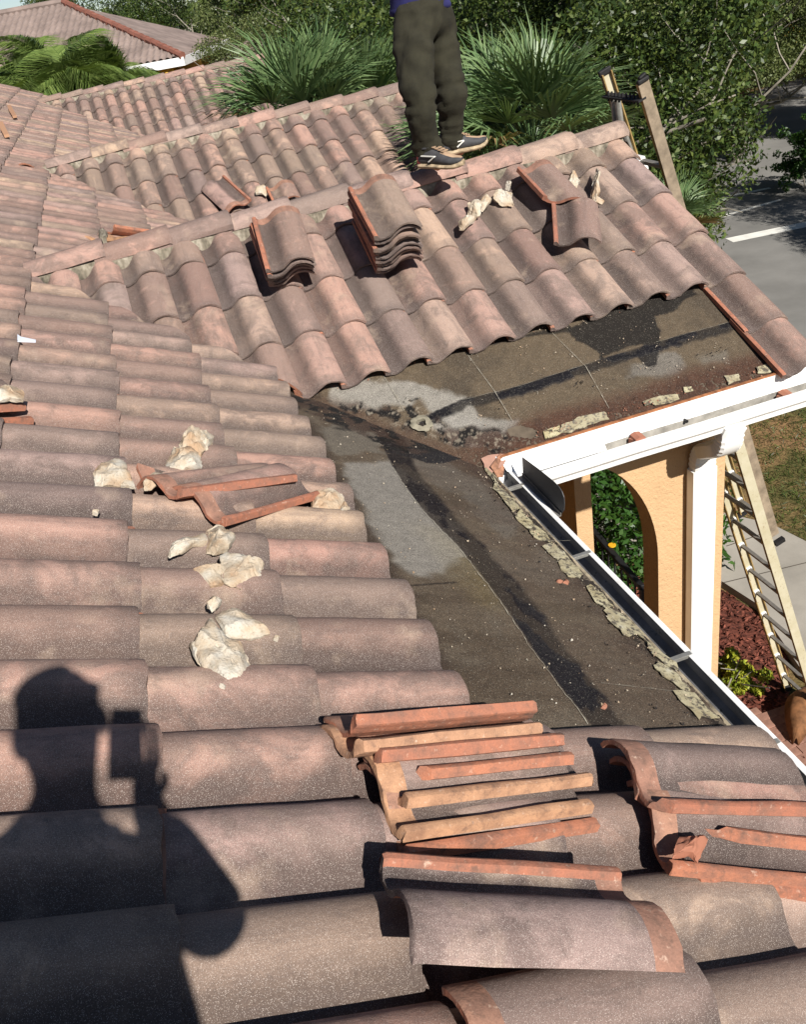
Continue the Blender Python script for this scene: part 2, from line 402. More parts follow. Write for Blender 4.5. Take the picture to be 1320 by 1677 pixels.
# ================================================================== the house
house = empty('house', (0, 0, 0), 'peach stuccoed house with cross gables and a weathered terracotta tiled roof under repair', 'house')
# ---- S tiles: local x runs head -> tail, y pan -> roll, z out of the roof
TILE_L = 0.470
PROF = [(0,.006),(0,.020),(.009,.024),(.020,.022),(.026,.008),(.038,.001),(.052,0),(.066,.002),(.082,.008),(.098,.020),(.114,.036),(.134,.050),(.158,.059),(.186,.061),(.212,.056),(.234,.046),(.252,.033),(.262,.020)]
THK = 0.0135
def profile_bottom():
    P = np.array(PROF); T = np.gradient(P, axis=0); N = np.stack([-T[:, 1], T[:, 0]], 1); N /= np.linalg.norm(N, axis=1)[:, None]
    Q = P-N*THK; Q[0] = (0, -.003); Q[1] = (.003, -.005); Q[2] = (.012, -.007); Q[3] = (.022, -.009); Q[4] = (.030, -.0125)
    return Q
PBOT = profile_bottom()
def tile_arrays(seed=0, L=TILE_L):
    rg = np.random.default_rng(seed); nu = len(PROF)
    xs = [0.0, 0.004, 0.056, 0.2, 0.34, L-0.006, L]
    V = []
    for side, P in ((0, np.array(PROF)), (1, PBOT)):
        for i, x in enumerate(xs):
            jx = rg.normal(0, 0.0016, nu) if i in (0, len(xs)-1) else np.zeros(nu)
            sag = 0.0025*math.sin(math.pi*x/L)*rg.uniform(-1, 1)
            edge = (0.002+abs(rg.normal(0, .0015))) if (i in (0, len(xs)-1) and side == 0) else 0
            for j in range(nu):
                V.append((x+jx[j], P[j][0], P[j][1]+sag-edge+rg.normal(0, 0.0004)))
    nx = len(xs); F = []; MI = []
    ix = lambda s, i, j: s*nx*nu+i*nu+j
    for i in range(nx-1):
        for j in range(nu-1):
            F.append((ix(0,i,j), ix(0,i+1,j), ix(0,i+1,j+1), ix(0,i,j+1))); MI.append(1 if j < 4 else (2 if i < 2 else 0))
            F.append((ix(1,i,j), ix(1,i,j+1), ix(1,i+1,j+1), ix(1,i+1,j))); MI.append(1)
    for i in range(nx-1):
        F.append((ix(0,i,0), ix(1,i,0), ix(1,i+1,0), ix(0,i+1,0))); MI.append(1)
        F.append((ix(0,i,nu-1), ix(0,i+1,nu-1), ix(1,i+1,nu-1), ix(1,i,nu-1))); MI.append(0)
    for j in range(nu-1):
        F.append((ix(0,0,j), ix(0,0,j+1), ix(1,0,j+1), ix(1,0,j))); MI.append(1)
        F.append((ix(0,nx-1,j), ix(1,nx-1,j), ix(1,nx-1,j+1), ix(0,nx-1,j+1))); MI.append(0)
    return np.array(V), F, MI
TILE_VAR = [tile_arrays(100+i) for i in range(6)]
def tile_cut(var, cuts):
    """the tile trimmed by local planes (point, normal): the side the normal points to is cut away"""
    V, F, MI = TILE_VAR[var]
    bm = bmesh.new(); vs = [bm.verts.new(tuple(q)) for q in V]; bm.verts.ensure_lookup_table()
    for fc, mi in zip(F, MI):
        f = bm.faces.new([vs[i] for i in fc]); f.material_index = mi
    for co, no in cuts:
        r = bmesh.ops.bisect_plane(bm, geom=bm.verts[:]+bm.edges[:]+bm.faces[:], plane_co=co, plane_no=no, clear_outer=True)
        ed = [e for e in r['geom_cut'] if isinstance(e, bmesh.types.BMEdge)]
        if ed:
            g = bmesh.ops.holes_fill(bm, edges=[e for e in bm.edges if e.is_boundary], sides=0)
            for f in g['faces']: f.material_index = 1
    bm.verts.index_update()
    out = (np.array([q.co[:] for q in bm.verts]) if bm.verts else np.zeros((0, 3)), [tuple(v.index for v in f.verts) for f in bm.faces], [f.material_index for f in bm.faces])
    bm.free(); return out
def tile_mesh(arr, name='roof_tile', mats=None):
    V, F, MI = arr
    me = bpy.data.meshes.new(name); me.from_pydata([tuple(q) for q in V], [], F); me.update()
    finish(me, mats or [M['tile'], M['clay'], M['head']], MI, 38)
    a = me.attributes.new('tpos', 'FLOAT_VECTOR', 'POINT'); a.data.foreach_set('vector', V.astype(np.float32).ravel())
    b = me.attributes.new('rnd', 'FLOAT', 'POINT'); b.data.foreach_set('value', np.zeros(len(V), np.float32))
    return me
TILE_ME = [tile_mesh(a) for a in TILE_VAR]

def frame(x, y):
    x = Vector(x).normalized(); y = Vector(y); y = (y-x*y.dot(x)).normalized(); z = x.cross(y)
    return x, y, z
def mat4(o, x, y, z):
    m = Matrix((x, y, z)).transposed().to_4x4(); m.translation = o; return m
def laid(axes, tail, lift=0.023, jit=1.0, rg=RNG):
    """matrix of a laid tile whose pan-side tail corner is at `tail` on the roof plane"""
    x, y, z = axes
    x = (x+z*(lift/TILE_L)).normalized(); z = x.cross(y)
    a = rg.normal(0, 0.006)*jit; x2 = (x*math.cos(a)+y*math.sin(a)); y2 = z.cross(x2)
    t = Vector(tail)+x*rg.normal(0, 0.004)*jit+y*rg.normal(0, 0.0025)*jit+z*rg.normal(0, 0.0015)*jit
    return mat4(t-x2*TILE_L+z*lift*0.5, x2, y2, z)
AX_A = frame((1, 0, -TA), (0, 1, 0))
AX_G = frame((0, -1, -TB), (1, 0, 0))
PAN = -0.026           # pan level below the mean tile plane
def val_near(g, x): yb, zb = GAB[g]; return yb-((zb-ZA)+TA*x)/TB      # valley, on the side towards the lens
def val_far(g, x): yb, zb = GAB[g]; return yb+0.2+((zb-ZA)+TA*x)/TB
def hidden(p):
    for g in 'BCD':
        yb, zb = GAB[g]
        if p[1] > yb+0.25:
            f = yb/p[1]; xx = p[0]*f; zz = (p[2]-H)*f
            if -0.7 < xx < 3.0 and zz < zb-0.02: return True
    return False
def quad_area(mw):
    pts = []
    for c in ((TILE_L-EXP*1.1, 0.0, .03), (TILE_L, 0.0, .03), (TILE_L, W, .03), (TILE_L-EXP*1.1, W, .03)):
        q = project(mw @ Vector(c))
        if q[2] < 0.05: return 0, None
        pts.append((min(max(q[0], -30), 1350), min(max(q[1], -30), 1707)))
    a = 0
    for i in range(4): a += pts[i][0]*pts[(i+1) % 4][1]-pts[(i+1) % 4][0]*pts[i][1]
    c = mw @ Vector((TILE_L-EXP/2, W/2, .03))
    return abs(a)/2*(0 if hidden(c) else 1), c
cands = []     # (area, matrix, variant, cuts, roof key)
def local_plane(mw, co, no):
    inv = mw.inverted(); return (inv @ Vector(co), (inv.to_3x3() @ Vector(no)).normalized())
# main slope
for i in range(-75, 24):
    y0 = Y0-W*i
    for k in range(-12, 5):
        if k >= 3 and i < 12 and y0 < 4.9: continue
        xt = XA0+EXP*k+(0.0 if i < 12 else {1: .012, 2: .028, 3: .044, 4: .056}.get(k, 0.0))+0.004*((i*7+k*3) % 5-2)
        xc = xt-EXP/2; yc = y0+W/2
        cuts = []
        # where the gables meet the main slope
        ok = True
        for g, lo, hi in (('B', 1, 1), ('C', 1, 1), ('D', 1, 1)):
            yb = GAB[g][0]; vn = val_near(g, xc); vf = val_far(g, xc)
            if vn < vf and vn+0.16 < yc < vf-0.16: ok = False
            corners = [(xx, yy) for xx in (xt-TILE_L*0.92, xt) for yy in (y0, y0+0.25)]
            if any(val_near(g, cx)+0.03 < cy < val_far(g, cx)-0.03 for cx, cy in corners) and vn < vf:
                if yc < yb: cuts.append(((0, val_near(g, 0)+0.035, H+ZA), (TA/TB, 1, 0)))
                else: cuts.append(((0, val_far(g, 0)-0.035, H+ZA), (TA/TB, -1, 0)))
        if not ok or yc > 20.2: continue
        mw = laid(AX_A, (xt, y0, zA(xt, PAN)))
        a, c = quad_area(mw)
        if a < 1 and not (-1.4 < y0 < 20): continue
        cands.append((a, mw, RNG.integers(6), [local_plane(mw, co, no) for co, no in cuts], 'A'))
# gables, slope towards the lens
for g, xs0, s_first, rows in (('B', XB0-0.03, S0B+EXP, 6), ('C', -0.4956-0.175, 0.13, 6), ('D', -0.4855-0.175, 0.12, 7)):
    yb, zb = GAB[g]; n0 = 11 if g == 'B' else 16
    for j in range(-9, n0):
        x0 = xs0+W*j
        for r in range(rows):
            s = s_first+EXP*r-(0.05 if g == 'B' and r == 5 else 0)
            if g == 'B' and r >= 4 and j < 10: continue
            yc = yb-s+EXP/2; xc = x0+W/2
            cuts = []
            vn = lambda x: val_near(g, x)
            xv = (vn(0)-yc)/(vn(0)-vn(1))          # valley x at this y
            if xc < xv-0.17: continue
            corners = [(xx, yy) for xx in (x0, x0+0.25) for yy in (yb-s, yb-s+TILE_L*0.92)]
            if any(cy < vn(cx)-0.0 for cx, cy in corners): cuts.append(((0, vn(0)-0.02, zG(g, yb)), (-TA/TB, -1, 0)))
            if r == 0: cuts.append(((0, yb+0.06, 0), (0, 1, 0)))
            mw = laid(AX_G, (x0, yb-s, zG(g, yb-s, PAN-0.034)))
            a, c = quad_area(mw)
            if a < 1 and g != 'B': continue
            cands.append((a, mw, RNG.integers(6), [local_plane(mw, co, no) for co, no in cuts], g))

def slab(poly, t=0.03):
    mb = MB(); mb.extrude(poly, (0, 0, -t)); return mb
def A_pt(x, y, h): return (x, y, zA(x, h))
DECK = -0.062
M['deck'] = simple('old_felt_deck', lin(88,78,66), 0.92, var=0.3, scale=12, bump=0.5)
roofs = {}
roofs['A'] = part('main_roof', slab([A_pt(-4.6, -3.0, DECK), A_pt(1.205, -3.0, DECK), A_pt(1.205, 20.1, DECK), A_pt(-4.6, 20.1, DECK)]), M['deck'], house)
rb = MB(); rb.extrude([(-4.6, -3, zA(-4.6, DECK)), (-10.4, -3, zA(1.2, DECK)), (-10.4, 20.1, zA(1.2, DECK)), (-4.6, 20.1, zA(-4.6, DECK))], (0, 0, -0.03))
part('rear_roof', rb, M['far_roof'], house)
EAVE = {'B': 1.843, 'C': 2.35, 'D': 2.5}
for g in 'BCD':
    yb, zb = GAB[g]; yr = yb+0.1; mb = MB()
    ye = yb-EAVE[g]; yf = yr+EAVE[g]; xt = (ZA-zb)/TA
    xv = (val_near(g, 0)-ye)/(val_near(g, 0)-val_near(g, 1))
    d = DECK-0.018
    mb.extrude([(xt-.05, yb+.05, zG(g, yb+.05, d)), (xv, ye, zG(g, ye, d)), (3.02, ye, zG(g, ye, d)), (3.02, yr, zG(g, yb, d)), (xt-.05, yr, zG(g, yb, d))], (0, 0, -0.03))
    zf = lambda y: H+zb-TB*(y-yr)+d
    mb.extrude([(xt, yr, zf(yr)), (3.02, yr, zf(yr)), (3.02, yf, zf(yf)), (xv, yf, zf(yf))], (0, 0, -0.03))
    # corrugated tiles on the slope that faces away
    for j in range(int((3.05-xt)/W)):
        x0 = xt+0.15+j*W; y1 = min(yf, val_far(g, x0)) if val_far(g, x0) > yr+0.2 else yr
        if y1 < yr+0.25: continue
        P = [(x0+u, yr+0.1, zf(yr+0.1)+0.02+hh) for u, hh in ((0, 0), (.09, 0.005), (.13, .05), (.17, .065), (.21, .05), (.24, .0))]
        Q = [(x, y1, z-(y1-yr-0.1)*TB) for x, y, z in P]
        mb.add(P+Q, [(i, i+1, 6+i+1, 6+i) for i in range(5)], 1)
    roofs[g] = part('gable_roof', mb, [M['deck'], M['far_roof']], house)
cands.sort(key=lambda q: -q[0])
indiv, rest = cands[:300], cands[300:]
for a, mw, var, cuts, key in indiv:
    if cuts:
        arr = tile_cut(int(var), cuts)
        if len(arr[0]) < 8: continue
        me = tile_mesh(arr)
    else: me = TILE_ME[int(var)]
    place('roof_tile', me, roofs[key], mw)
for key in 'ABCD':
    VV, FF, MM, TP, RR = [], [], [], [], []; b = 0
    for a, mw, var, cuts, kk in rest:
        if kk != key: continue
        V, F, MI = tile_cut(int(var), cuts) if cuts else TILE_VAR[int(var)]
        if len(V) < 8: continue
        R3 = np.array(mw.to_3x3()); VV.append(V @ R3.T+np.array(mw.translation)); TP.append(V); RR.append(np.full(len(V), RNG.random()))
        FF.extend([tuple(b+i for i in f) for f in F]); MM.extend(MI); b += len(V)
    if not VV: continue
    VV = np.concatenate(VV); me = bpy.data.meshes.new('distant_roof_tiles'); me.from_pydata([tuple(q) for q in VV], [], FF); me.update()
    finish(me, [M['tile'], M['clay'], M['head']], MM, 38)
    me.attributes.new('tpos', 'FLOAT_VECTOR', 'POINT').data.foreach_set('vector', np.concatenate(TP).astype(np.float32).ravel())
    me.attributes.new('rnd', 'FLOAT', 'POINT').data.foreach_set('value', np.concatenate(RR).astype(np.float32))
    place('remaining_roof_tiles', me, roofs[key])['kind'] = 'stuff'
print('tiles', len(indiv), len(rest), 'smallest', indiv[-1][0])

# ---- ridge caps and the mortar they sit in
CAPP = [(-.096,-.010),(-.094,.020),(-.078,.048),(-.048,.067),(0,.075),(.048,.067),(.078,.048),(.094,.020),(.096,-.010)]
def cap_mesh(seed):
    rg = np.random.default_rng(seed); mb = MB(); L = 0.44; n = len(CAPP); rings = []
    for x, sc, dz in ((0, .93, -.012), (.02, .94, -.011), (.22, .985, 0), (L-.012, 1.03, .012), (L, 1.02, .010)):
        for inner in (0, 1):
            for y, z in CAPP:
                q = sc*(0.86 if inner else 1.0); j = rg.normal(0, .0020, 3)
                mb.v.append((x+j[0], y*q+j[1], (z+.012)*q-.012+dz+j[2]))
    R = 2*n
    for i in range(4):
        for j in range(n-1):
            a = i*R+j; mb.f.append((a, a+R, a+R+1, a+1)); c = a+n; mb.f.append((c, c+1, c+R+1, c+R)); mb.m += [0, 0]
    for i in (0, 4):
        for j in range(n-1):
            a = i*R+j; mb.f.append((a, a+1, a+n+1, a+n)); mb.m.append(0)
    for i in range(4):
        for j in (0, n-1):
            a = i*R+j; mb.f.append((a, a+n, a+n+R, a+R)); mb.m.append(0)
    me = mb.mesh('ridge_cap'); fix_normals(me); finish(me, [M['tile']], None, 40)
    V = np.array(mb.v); a = me.attributes.new('tpos', 'FLOAT_VECTOR', 'POINT'); a.data.foreach_set('vector', (V+np.array([0, 0.3, 0])).astype(np.float32).ravel())
    me.attributes.new('rnd', 'FLOAT', 'POINT'); return me
CAPS = [cap_mesh(s) for s in range(4)]
for g in 'BCD':
    yb, zb = GAB[g]; x = 3.07-0.44; i = 0; xend = (ZA-zb)/TA-0.12
    while x > xend-0.12:
        mw = Matrix.Translation((x+RNG.normal(0, .006), yb+0.095+RNG.normal(0, .003), H+zb+0.016+RNG.normal(0, .003))) @ Matrix.Rotation(RNG.normal(0, .008), 4, 'Z') @ Matrix.Rotation(RNG.normal(0, .05), 4, 'X')
        place('ridge_cap', CAPS[i % 4], roofs[g], mw); x -= 0.365; i += 1
    # mortar bed: a lumpy band that dips into every pan
    mb = MB(); nx = 150; xs = np.linspace((ZA-zb)/TA-0.1, 3.03, nx)
    for x in xs:
        w_ = ((x-(XB0-0.03 if g == 'B' else -0.67)) % W)/W
        dip = 0.030*math.exp(-((w_-0.75)/0.2)**2)
        nz = 0.010*(fbm(x*14, g.encode()[0], 5)-0.5); ny = 0.016*(fbm(x*9, 3.3, 8)-0.5)
        for (yy, zz) in ((0.02+ny, 0.015), (-0.004+ny+nz, -0.02), (-0.016+ny, -0.092+dip*1.2), (-0.006+ny+0.02, -0.15+dip)):
            mb.v.append((x, yb+yy, H+zb+zz))
        mb.v.append((x, yb+0.17, H+zb+0.015)); mb.v.append((x, yb+0.18, H+zb-0.12))
    for i in range(nx-1):
        for j in range(5):
            mb.f.append((i*6+j, (i+1)*6+j, (i+1)*6+j+1, i*6+j+1)); mb.m.append(0)
    part('mortar_bed', mb, M['mortar'], roofs[g], smooth=60)

# ---- the stripped felt on the two eaves
def poly_dist(x, y, pts):
    d = np.full(x.shape, 1e9)
    for (ax, ay), (bx, by) in zip(pts[:-1], pts[1:]):
        L2 = (bx-ax)**2+(by-ay)**2+1e-12
        t = np.clip(((x-ax)*(bx-ax)+(y-ay)*(by-ay))/L2, 0, 1)
        d = np.minimum(d, np.hypot(x-ax-t*(bx-ax), y-ay-t*(by-ay)))
    return d
def inside(x, y, pts):
    r = np.zeros(x.shape, bool); n = len(pts)
    for i in range(n):
        (ax, ay), (bx, by) = pts[i], pts[(i+1) % n]
        c = ((ay > y) != (by > y)) & (x < (bx-ax)*(y-ay)/(by-ay+1e-12)+ax); r ^= c
    return r
def blob(x, y, pts, fade, seed, amp=0.06, sc=9):
    """soft-edged stain: 1 inside the outline, ragged border"""
    d = poly_dist(x, y, pts+[pts[0]]); d = np.where(inside(x, y, pts), -d, d)
    d = d+(fbm(x*sc, y*sc, seed, 5)-0.5)*amp*2
    return 1-sstep(-fade, fade, d)
def lc(r, g, b): return np.array(lin(r, g, b)[:3])
def over(C, m, col): return C*(1-m[..., None])+np.asarray(col)*m[..., None]
def felt_sheet(name, parent, X, Y, Z, keep, C, wet):
    ny, nx = X.shape; idx = np.arange(nx*ny).reshape(ny, nx)
    k = keep[:-1, :-1] & keep[1:, :-1] & keep[:-1, 1:] & keep[1:, 1:]
    F = np.stack([idx[:-1, :-1], idx[:-1, 1:], idx[1:, 1:], idx[1:, :-1]], -1)[k]
    me = bpy.data.meshes.new(name); me.from_pydata(np.stack([X, Y, Z], -1).reshape(-1, 3).tolist(), [], F.tolist()); me.update()
    me.materials.append(M['felt']); me.shade_smooth()
    a = me.attributes.new('stain', 'FLOAT_COLOR', 'POINT'); cc = np.concatenate([np.clip(C, 0, 1), np.ones(C.shape[:2]+(1,))], -1)
    a.data.foreach_set('color', cc.reshape(-1, 4).astype(np.float32).ravel())
    me.attributes.new('wet', 'FLOAT', 'POINT').data.foreach_set('value', wet.astype(np.float32).ravel())
    bm = bmesh.new(); bm.from_mesh(me); bmesh.ops.delete(bm, geom=[v for v in bm.verts if not v.link_faces], context='VERTS'); bm.to_mesh(me); bm.free()
    return place(name, me, parent)
hF = DECK+0.004
pA = lambda L: [tuple(at_A(px, py, hF)[:2]) for px, py in L]
pB = lambda L: [tuple(at_B(px, py, hF-0.018)[:2]) for px, py in L]
# main slope
gx, gy = np.meshgrid(np.arange(0.15, 1.212, 0.0065), np.arange(1.2, 4.75, 0.0065))
n1 = fbm(gx*4, gy*4, 1, 5); n2 = fbm(gx*22, gy*22, 2, 4); n3 = fbm(gx*60, gy*60, 3, 3); streak = fbm(gx*2.2, gy*9, 4, 4)
C = np.ones(gx.shape+(3,))*lc(92, 80, 66); C = over(C, sstep(0.4, 0.75, streak)*0.6, lc(64, 52, 40)); C = over(C, sstep(0.45, 0.7, n1)*0.4, lc(108, 101, 90))
seam = pA([(618,715),(642,765),(672,810),(700,845),(745,890),(790,945),(830,1000),(870,1060),(910,1115),(965,1185),(1010,1245)])
sx_ = np.interp(gy, [q[1] for q in seam][::-1], [q[0] for q in seam][::-1])+0.006*(fbm(gy*7, gy*0, 9)-0.5)
dx = gx-sx_                                     # > 0: lower sheet, towards the gutter
C = over(C, blob(gx, gy, pA([(566,762),(640,752),(700,800),(740,850),(760,905),(730,945),(690,950),(650,935),(610,870)]), 0.02, 21, 0.06)*0.75, lc(142, 138, 131))
C = over(C, blob(gx, gy, pA([(520,700),(560,690),(620,715),(625,742),(560,745),(525,735)]), 0.015, 22, 0.06)*0.7, lc(112, 106, 96))
C = over(C, blob(gx, gy, pA([(640,745),(700,745),(760,770),(800,800),(870,860),(830,880),(740,800)]), 0.03, 23, 0.08)*0.5, lc(104, 99, 92))
C = over(C, blob(gx, gy, pA([(700,860),(770,900),(820,960),(800,990),(740,930)]), 0.1, 24)*0.12, lc(170, 150, 70))
band = (1-sstep(0.10, 0.13, dx+0.035*(n1-0.5)+0.02*(n2-0.5)))*sstep(0.0, 0.006, dx)
C = over(C, band*0.9, lc(44, 36, 30)); tarm = band*sstep(0.50, 0.56, fbm(gx*9, gy*5, 31, 5)); C = over(C, tarm, lc(26, 22, 24))
low = sstep(0.0, 0.01, dx)*(1-band)
C = over(C, low*0.4*sstep(0.35, 0.6, fbm(gx*3, gy*10, 33, 4)), lc(80, 66, 56))
C = over(C, sstep(0.16, 0.0, 1.212-gx+0.09*(n1-0.5))*sstep(0.42, 0.6, n2)*0.85, lc(54, 37, 29))
crack = sstep(0.15, 0.02, 1.212-gx)*sstep(0.03, 0.0, np.abs(n2-0.5))
C = over(C, crack*0.8, lc(24, 19, 16))
C = over(C, 1-sstep(0.002, 0.007, poly_dist(gx, gy, pA([(648,962),(746,955)]))), lc(40, 32, 26))
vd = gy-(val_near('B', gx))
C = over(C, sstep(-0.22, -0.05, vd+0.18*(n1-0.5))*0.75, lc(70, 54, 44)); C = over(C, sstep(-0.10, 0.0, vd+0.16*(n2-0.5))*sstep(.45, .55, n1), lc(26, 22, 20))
C = over(C, blob(gx, gy, pA([(640,740),(700,733),(780,748),(700,760)]), 0.006, 25, 0.04), lc(28, 25, 28))
cor2 = blob(gx, gy, pA([(478,650),(520,690),(610,718),(640,745),(720,738),(790,752),(770,735),(700,715),(620,690),(540,660)]), 0.02, 72, 0.07)
C = over(C, cor2*.8*sstep(.35, .5, n1), lc(60, 45, 37)); C = over(C, cor2*sstep(.50, .56, n2), lc(20, 17, 16))
C = over(C, blob(gx, gy, pA([(1125,1150),(1105,1120),(1085,1095),(1095,1090),(1150,1160),(1175,1178),(1130,1178)]), .006, 73, .02)*.9, lc(24, 20, 18))
C = over(C, sstep(0.075, 0.045, 1.212-gx+0.05*(n1-.5))*sstep(.40, .52, n1+.2*(n3-.5))*.8, lc(30, 24, 20))
ed = poly_dist(gx, gy, pA([(500,690),(555,790),(610,890),(645,950),(690,1030),(725,1110)]))
C = over(C, sstep(0.06, 0.0, ed+0.05*(n2-0.5))*0.8, lc(58, 46, 38))
Zs = H+ZA-TA*gx+hF+0.0035*(1-sstep(-0.001, 0.006, dx))+0.004*(n1-0.5)+0.0035*(n2-0.5)*(low+0.3)-0.010*crack+0.005*tarm*n3
Zs = Zs-0.012*sstep(0.06, 0.0, 1.212-gx)*sstep(0.5, 0.6, n2)
felt_sheet('roof_felt', roofs['A'], gx, gy, Zs, vd < 0.06, C, np.clip(tarm+0.25*band, 0, 1))
# gable slope
gx, gy = np.meshgrid(np.arange(0.35, 2.99, 0.0065), np.arange(3.447, 4.5, 0.0065))
yb, zb = GAB['B']
n1 = fbm(gx*4, gy*4, 41, 5); n2 = fbm(gx*22, gy*22, 42, 4); n3 = fbm(gx*60, gy*60, 43, 3)
C = np.ones(gx.shape+(3,))*lc(94, 82, 66); C = over(C, sstep(0.4, 0.7, n1)*0.6, lc(60, 53, 45))
seamB = pB([(640,705),(755,655),(850,632),(985,588),(1075,560),(1215,522),(1262,508)])
sy = np.interp(gx, [q[0] for q in seamB], [q[1] for q in seamB]); dy = sy-gy      # > 0: lower sheet
C = over(C, blob(gx, gy, pB([(542,632),(600,622),(700,632),(770,655),(790,690),(770,720),(735,715),(690,655),(640,668),(590,675),(545,655)]), 0.018, 51, 0.06)*0.85, lc(146, 142, 134))
C = over(C, blob(gx, gy, pB([(700,690),(760,680),(800,690),(850,690),(790,730),(745,740)]), 0.018, 52, 0.06)*0.8, lc(142, 138, 131))
C = over(C, blob(gx, gy, pB([(1040,598),(1070,575),(1110,572),(1120,600),(1085,615),(1020,625)]), 0.02, 53, 0.05)*0.7, lc(116, 112, 106))
C = over(C, blob(gx, gy, pB([(1140,585),(1190,575),(1195,590),(1150,598)]), 0.02, 54, 0.03)*0.6, lc(114, 109, 100))
C = over(C, blob(gx, gy, pB([(932,538),(1000,508),(1060,490),(1130,470),(1150,485),(1120,500),(1076,520),(1080,560),(1020,575),(985,588),(960,565)]), 0.006, 55, 0.05)*0.93, lc(24, 21, 19))
C = over(C, blob(gx, gy, pB([(800,562),(900,535),(935,525),(930,545),(860,556)]), 0.006, 56, 0.03)*0.85, lc(24, 21, 19))
C = over(C, blob(gx, gy, pB([(1035,575),(1078,568),(1080,600),(1060,605)]), 0.005, 57, 0.04)*0.9, lc(20, 18, 18))
bandB = sstep(0.0, 0.005, dy)*(1-sstep(0.045, 0.07, dy+0.03*(n2-0.5)))*sstep(0.9, 1.0, gx)
C = over(C, bandB*0.9, lc(32, 28, 26)); tarB = bandB*sstep(0.40, 0.5, fbm(gx*8, gy*14, 61, 4)); C = over(C, tarB, lc(24, 22, 25))
e = gy-3.447
rust = sstep(0.21, 0.09, e+0.14*(n1-0.5)+0.05*(n2-0.5))*sstep(0.9, 1.3, gx)
C = over(C, rust*0.88, lc(76, 50, 38)); C = over(C, rust*sstep(0.55, 0.7, n2)*0.6, lc(58, 40, 33))
crackB = sstep(0.17, 0.05, e+0.05*(n1-0.5))*sstep(0.035, 0.0, np.abs(n2-0.48))
C = over(C, crackB*0.9, lc(22, 17, 14))
hole = pB([(828,700),(850,695),(872,700),(880,712),(860,716),(835,712)]); hm = blob(gx, gy, hole, 0.008, 62, 0.015); C = over(C, hm, lc(14, 11, 10))
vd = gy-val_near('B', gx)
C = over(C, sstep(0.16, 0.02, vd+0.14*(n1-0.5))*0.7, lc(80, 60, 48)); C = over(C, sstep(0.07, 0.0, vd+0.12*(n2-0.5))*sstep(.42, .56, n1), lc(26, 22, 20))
C = over(C, blob(gx, gy, pB([(560,668),(610,682),(660,690),(690,655),(660,650),(640,672)]), 0.008, 63, 0.07)*sstep(.46, .54, n2), lc(30, 25, 24))
corner = blob(gx, gy, pB([(500,648),(560,668),(640,690),(720,720),(800,735),(850,720),(800,700),(740,705),(690,665),(650,650),(610,672),(545,655)]), 0.02, 71, 0.06)
C = over(C, corner*0.85*sstep(.35, .5, n1), lc(66, 49, 40)); C = over(C, corner*sstep(.50, .56, n2), lc(20, 17, 16)); C = over(C, corner*sstep(.62, .7, n3)*.6, lc(150, 140, 124))
Zs = 0.008*corner*(n2-.5)-0.006*corner*sstep(.50, .56, n2)+H+zb-TB*(yb-gy)+hF-0.018+0.0035*(1-sstep(-0.001, 0.006, dy))+0.004*(n1-0.5)+0.004*(n2-0.5)*(rust+0.2)-0.014*crackB-0.03*hm+0.005*tarB*n3
felt_sheet('roof_felt', roofs['B'], gx, gy, Zs, (vd > -0.03), C, np.clip(tarB, 0, 1))
# chalk lines snapped on the felt and the pale torn edge of the upper sheet
M['chalk'] = simple('chalk', lin(150,144,130), 0.9, var=0.35, scale=60)
def chalk(px, conv, w, jag, parent, name='chalk_line'):
    P = [conv(*q) for q in px]; Q = []
    for a, b in zip(P[:-1], P[1:]):
        n = max(2, int((b-a).length/0.02)); Q += [a.lerp(b, i/n) for i in range(n)]
    Q.append(P[-1]); mb = MB()
    for i, q in enumerate(Q):
        d = (Q[min(i+1, len(Q)-1)]-Q[max(i-1, 0)]).normalized(); s = Vector((-d.y, d.x, 0)).normalized(); ww = w*RNG.uniform(.25, 1.2)
        o = s*RNG.normal(0, jag); mb.v += [tuple(q+o-s*ww), tuple(q+o+s*ww)]
    for i in range(len(Q)-1): mb.f.append((2*i, 2*i+1, 2*i+3, 2*i+2)); mb.m.append(0)
    me = mb.mesh(name); finish(me, M['chalk']); return place(name, me, parent)
kA = lambda px, py: at_A(px, py, hF+0.0085)
kB = lambda px, py: at_B(px, py, hF-0.018+0.0085)
chalk([(642,765),(672,810),(700,845),(745,890),(790,945),(830,1000),(870,1060),(910,1115),(965,1185)], kA, .0011, .0018, roofs['A'], 'torn_felt_edge')
chalk([(868,886),(935,885)], kA, .001, .0004, roofs['A']); chalk([(985,1118),(1110,1132)], kA, .001, .0004, roofs['A'])
chalk([(755,655),(850,632),(985,588)], kB, .0016, .0014, roofs['B'], 'torn_felt_edge'); chalk([(1075,560),(1140,542),(1215,522)], kB, .0016, .0014, roofs['B'], 'torn_felt_edge')
for q in ([(628,615),(662,672)], [(762,575),(810,640),(840,690)], [(905,545),(960,600),(998,668)]): chalk(q, kB, .0014, .0003, roofs['B'])
# plumbing stub in the valley: a ring of old flashing round a broken pipe
c = at_B(690, 692, hF); ax = AX_G
mb = MB(); NR = 20
for (r, h) in ((0.05, 0.0), (0.052, 0.008), (0.034, 0.014), (0.024, 0.012), (0.02, -0.02)):
    for k in range(NR):
        a = 2*math.pi*k/NR; rr = r*(1+0.12*math.sin(3*a+1)+0.08*RNG.normal())
        mb.v.append(tuple(c+ax[0]*rr*math.cos(a)+ax[1]*rr*math.sin(a)+ax[2]*(h-0.012)))
for i in range(4):
    for k in range(NR): mb.f.append((i*NR+k, i*NR+(k+1) % NR, (i+1)*NR+(k+1) % NR, (i+1)*NR+k)); mb.m.append(0)
mb.f.append(tuple(4*NR+k for k in range(NR))); mb.m.append(1)
part('vent_collar', mb, [simple('grey_lead_collar', lin(128,122,106), 0.8, var=0.25, scale=30), M['tar']], roofs['B'], smooth=50)

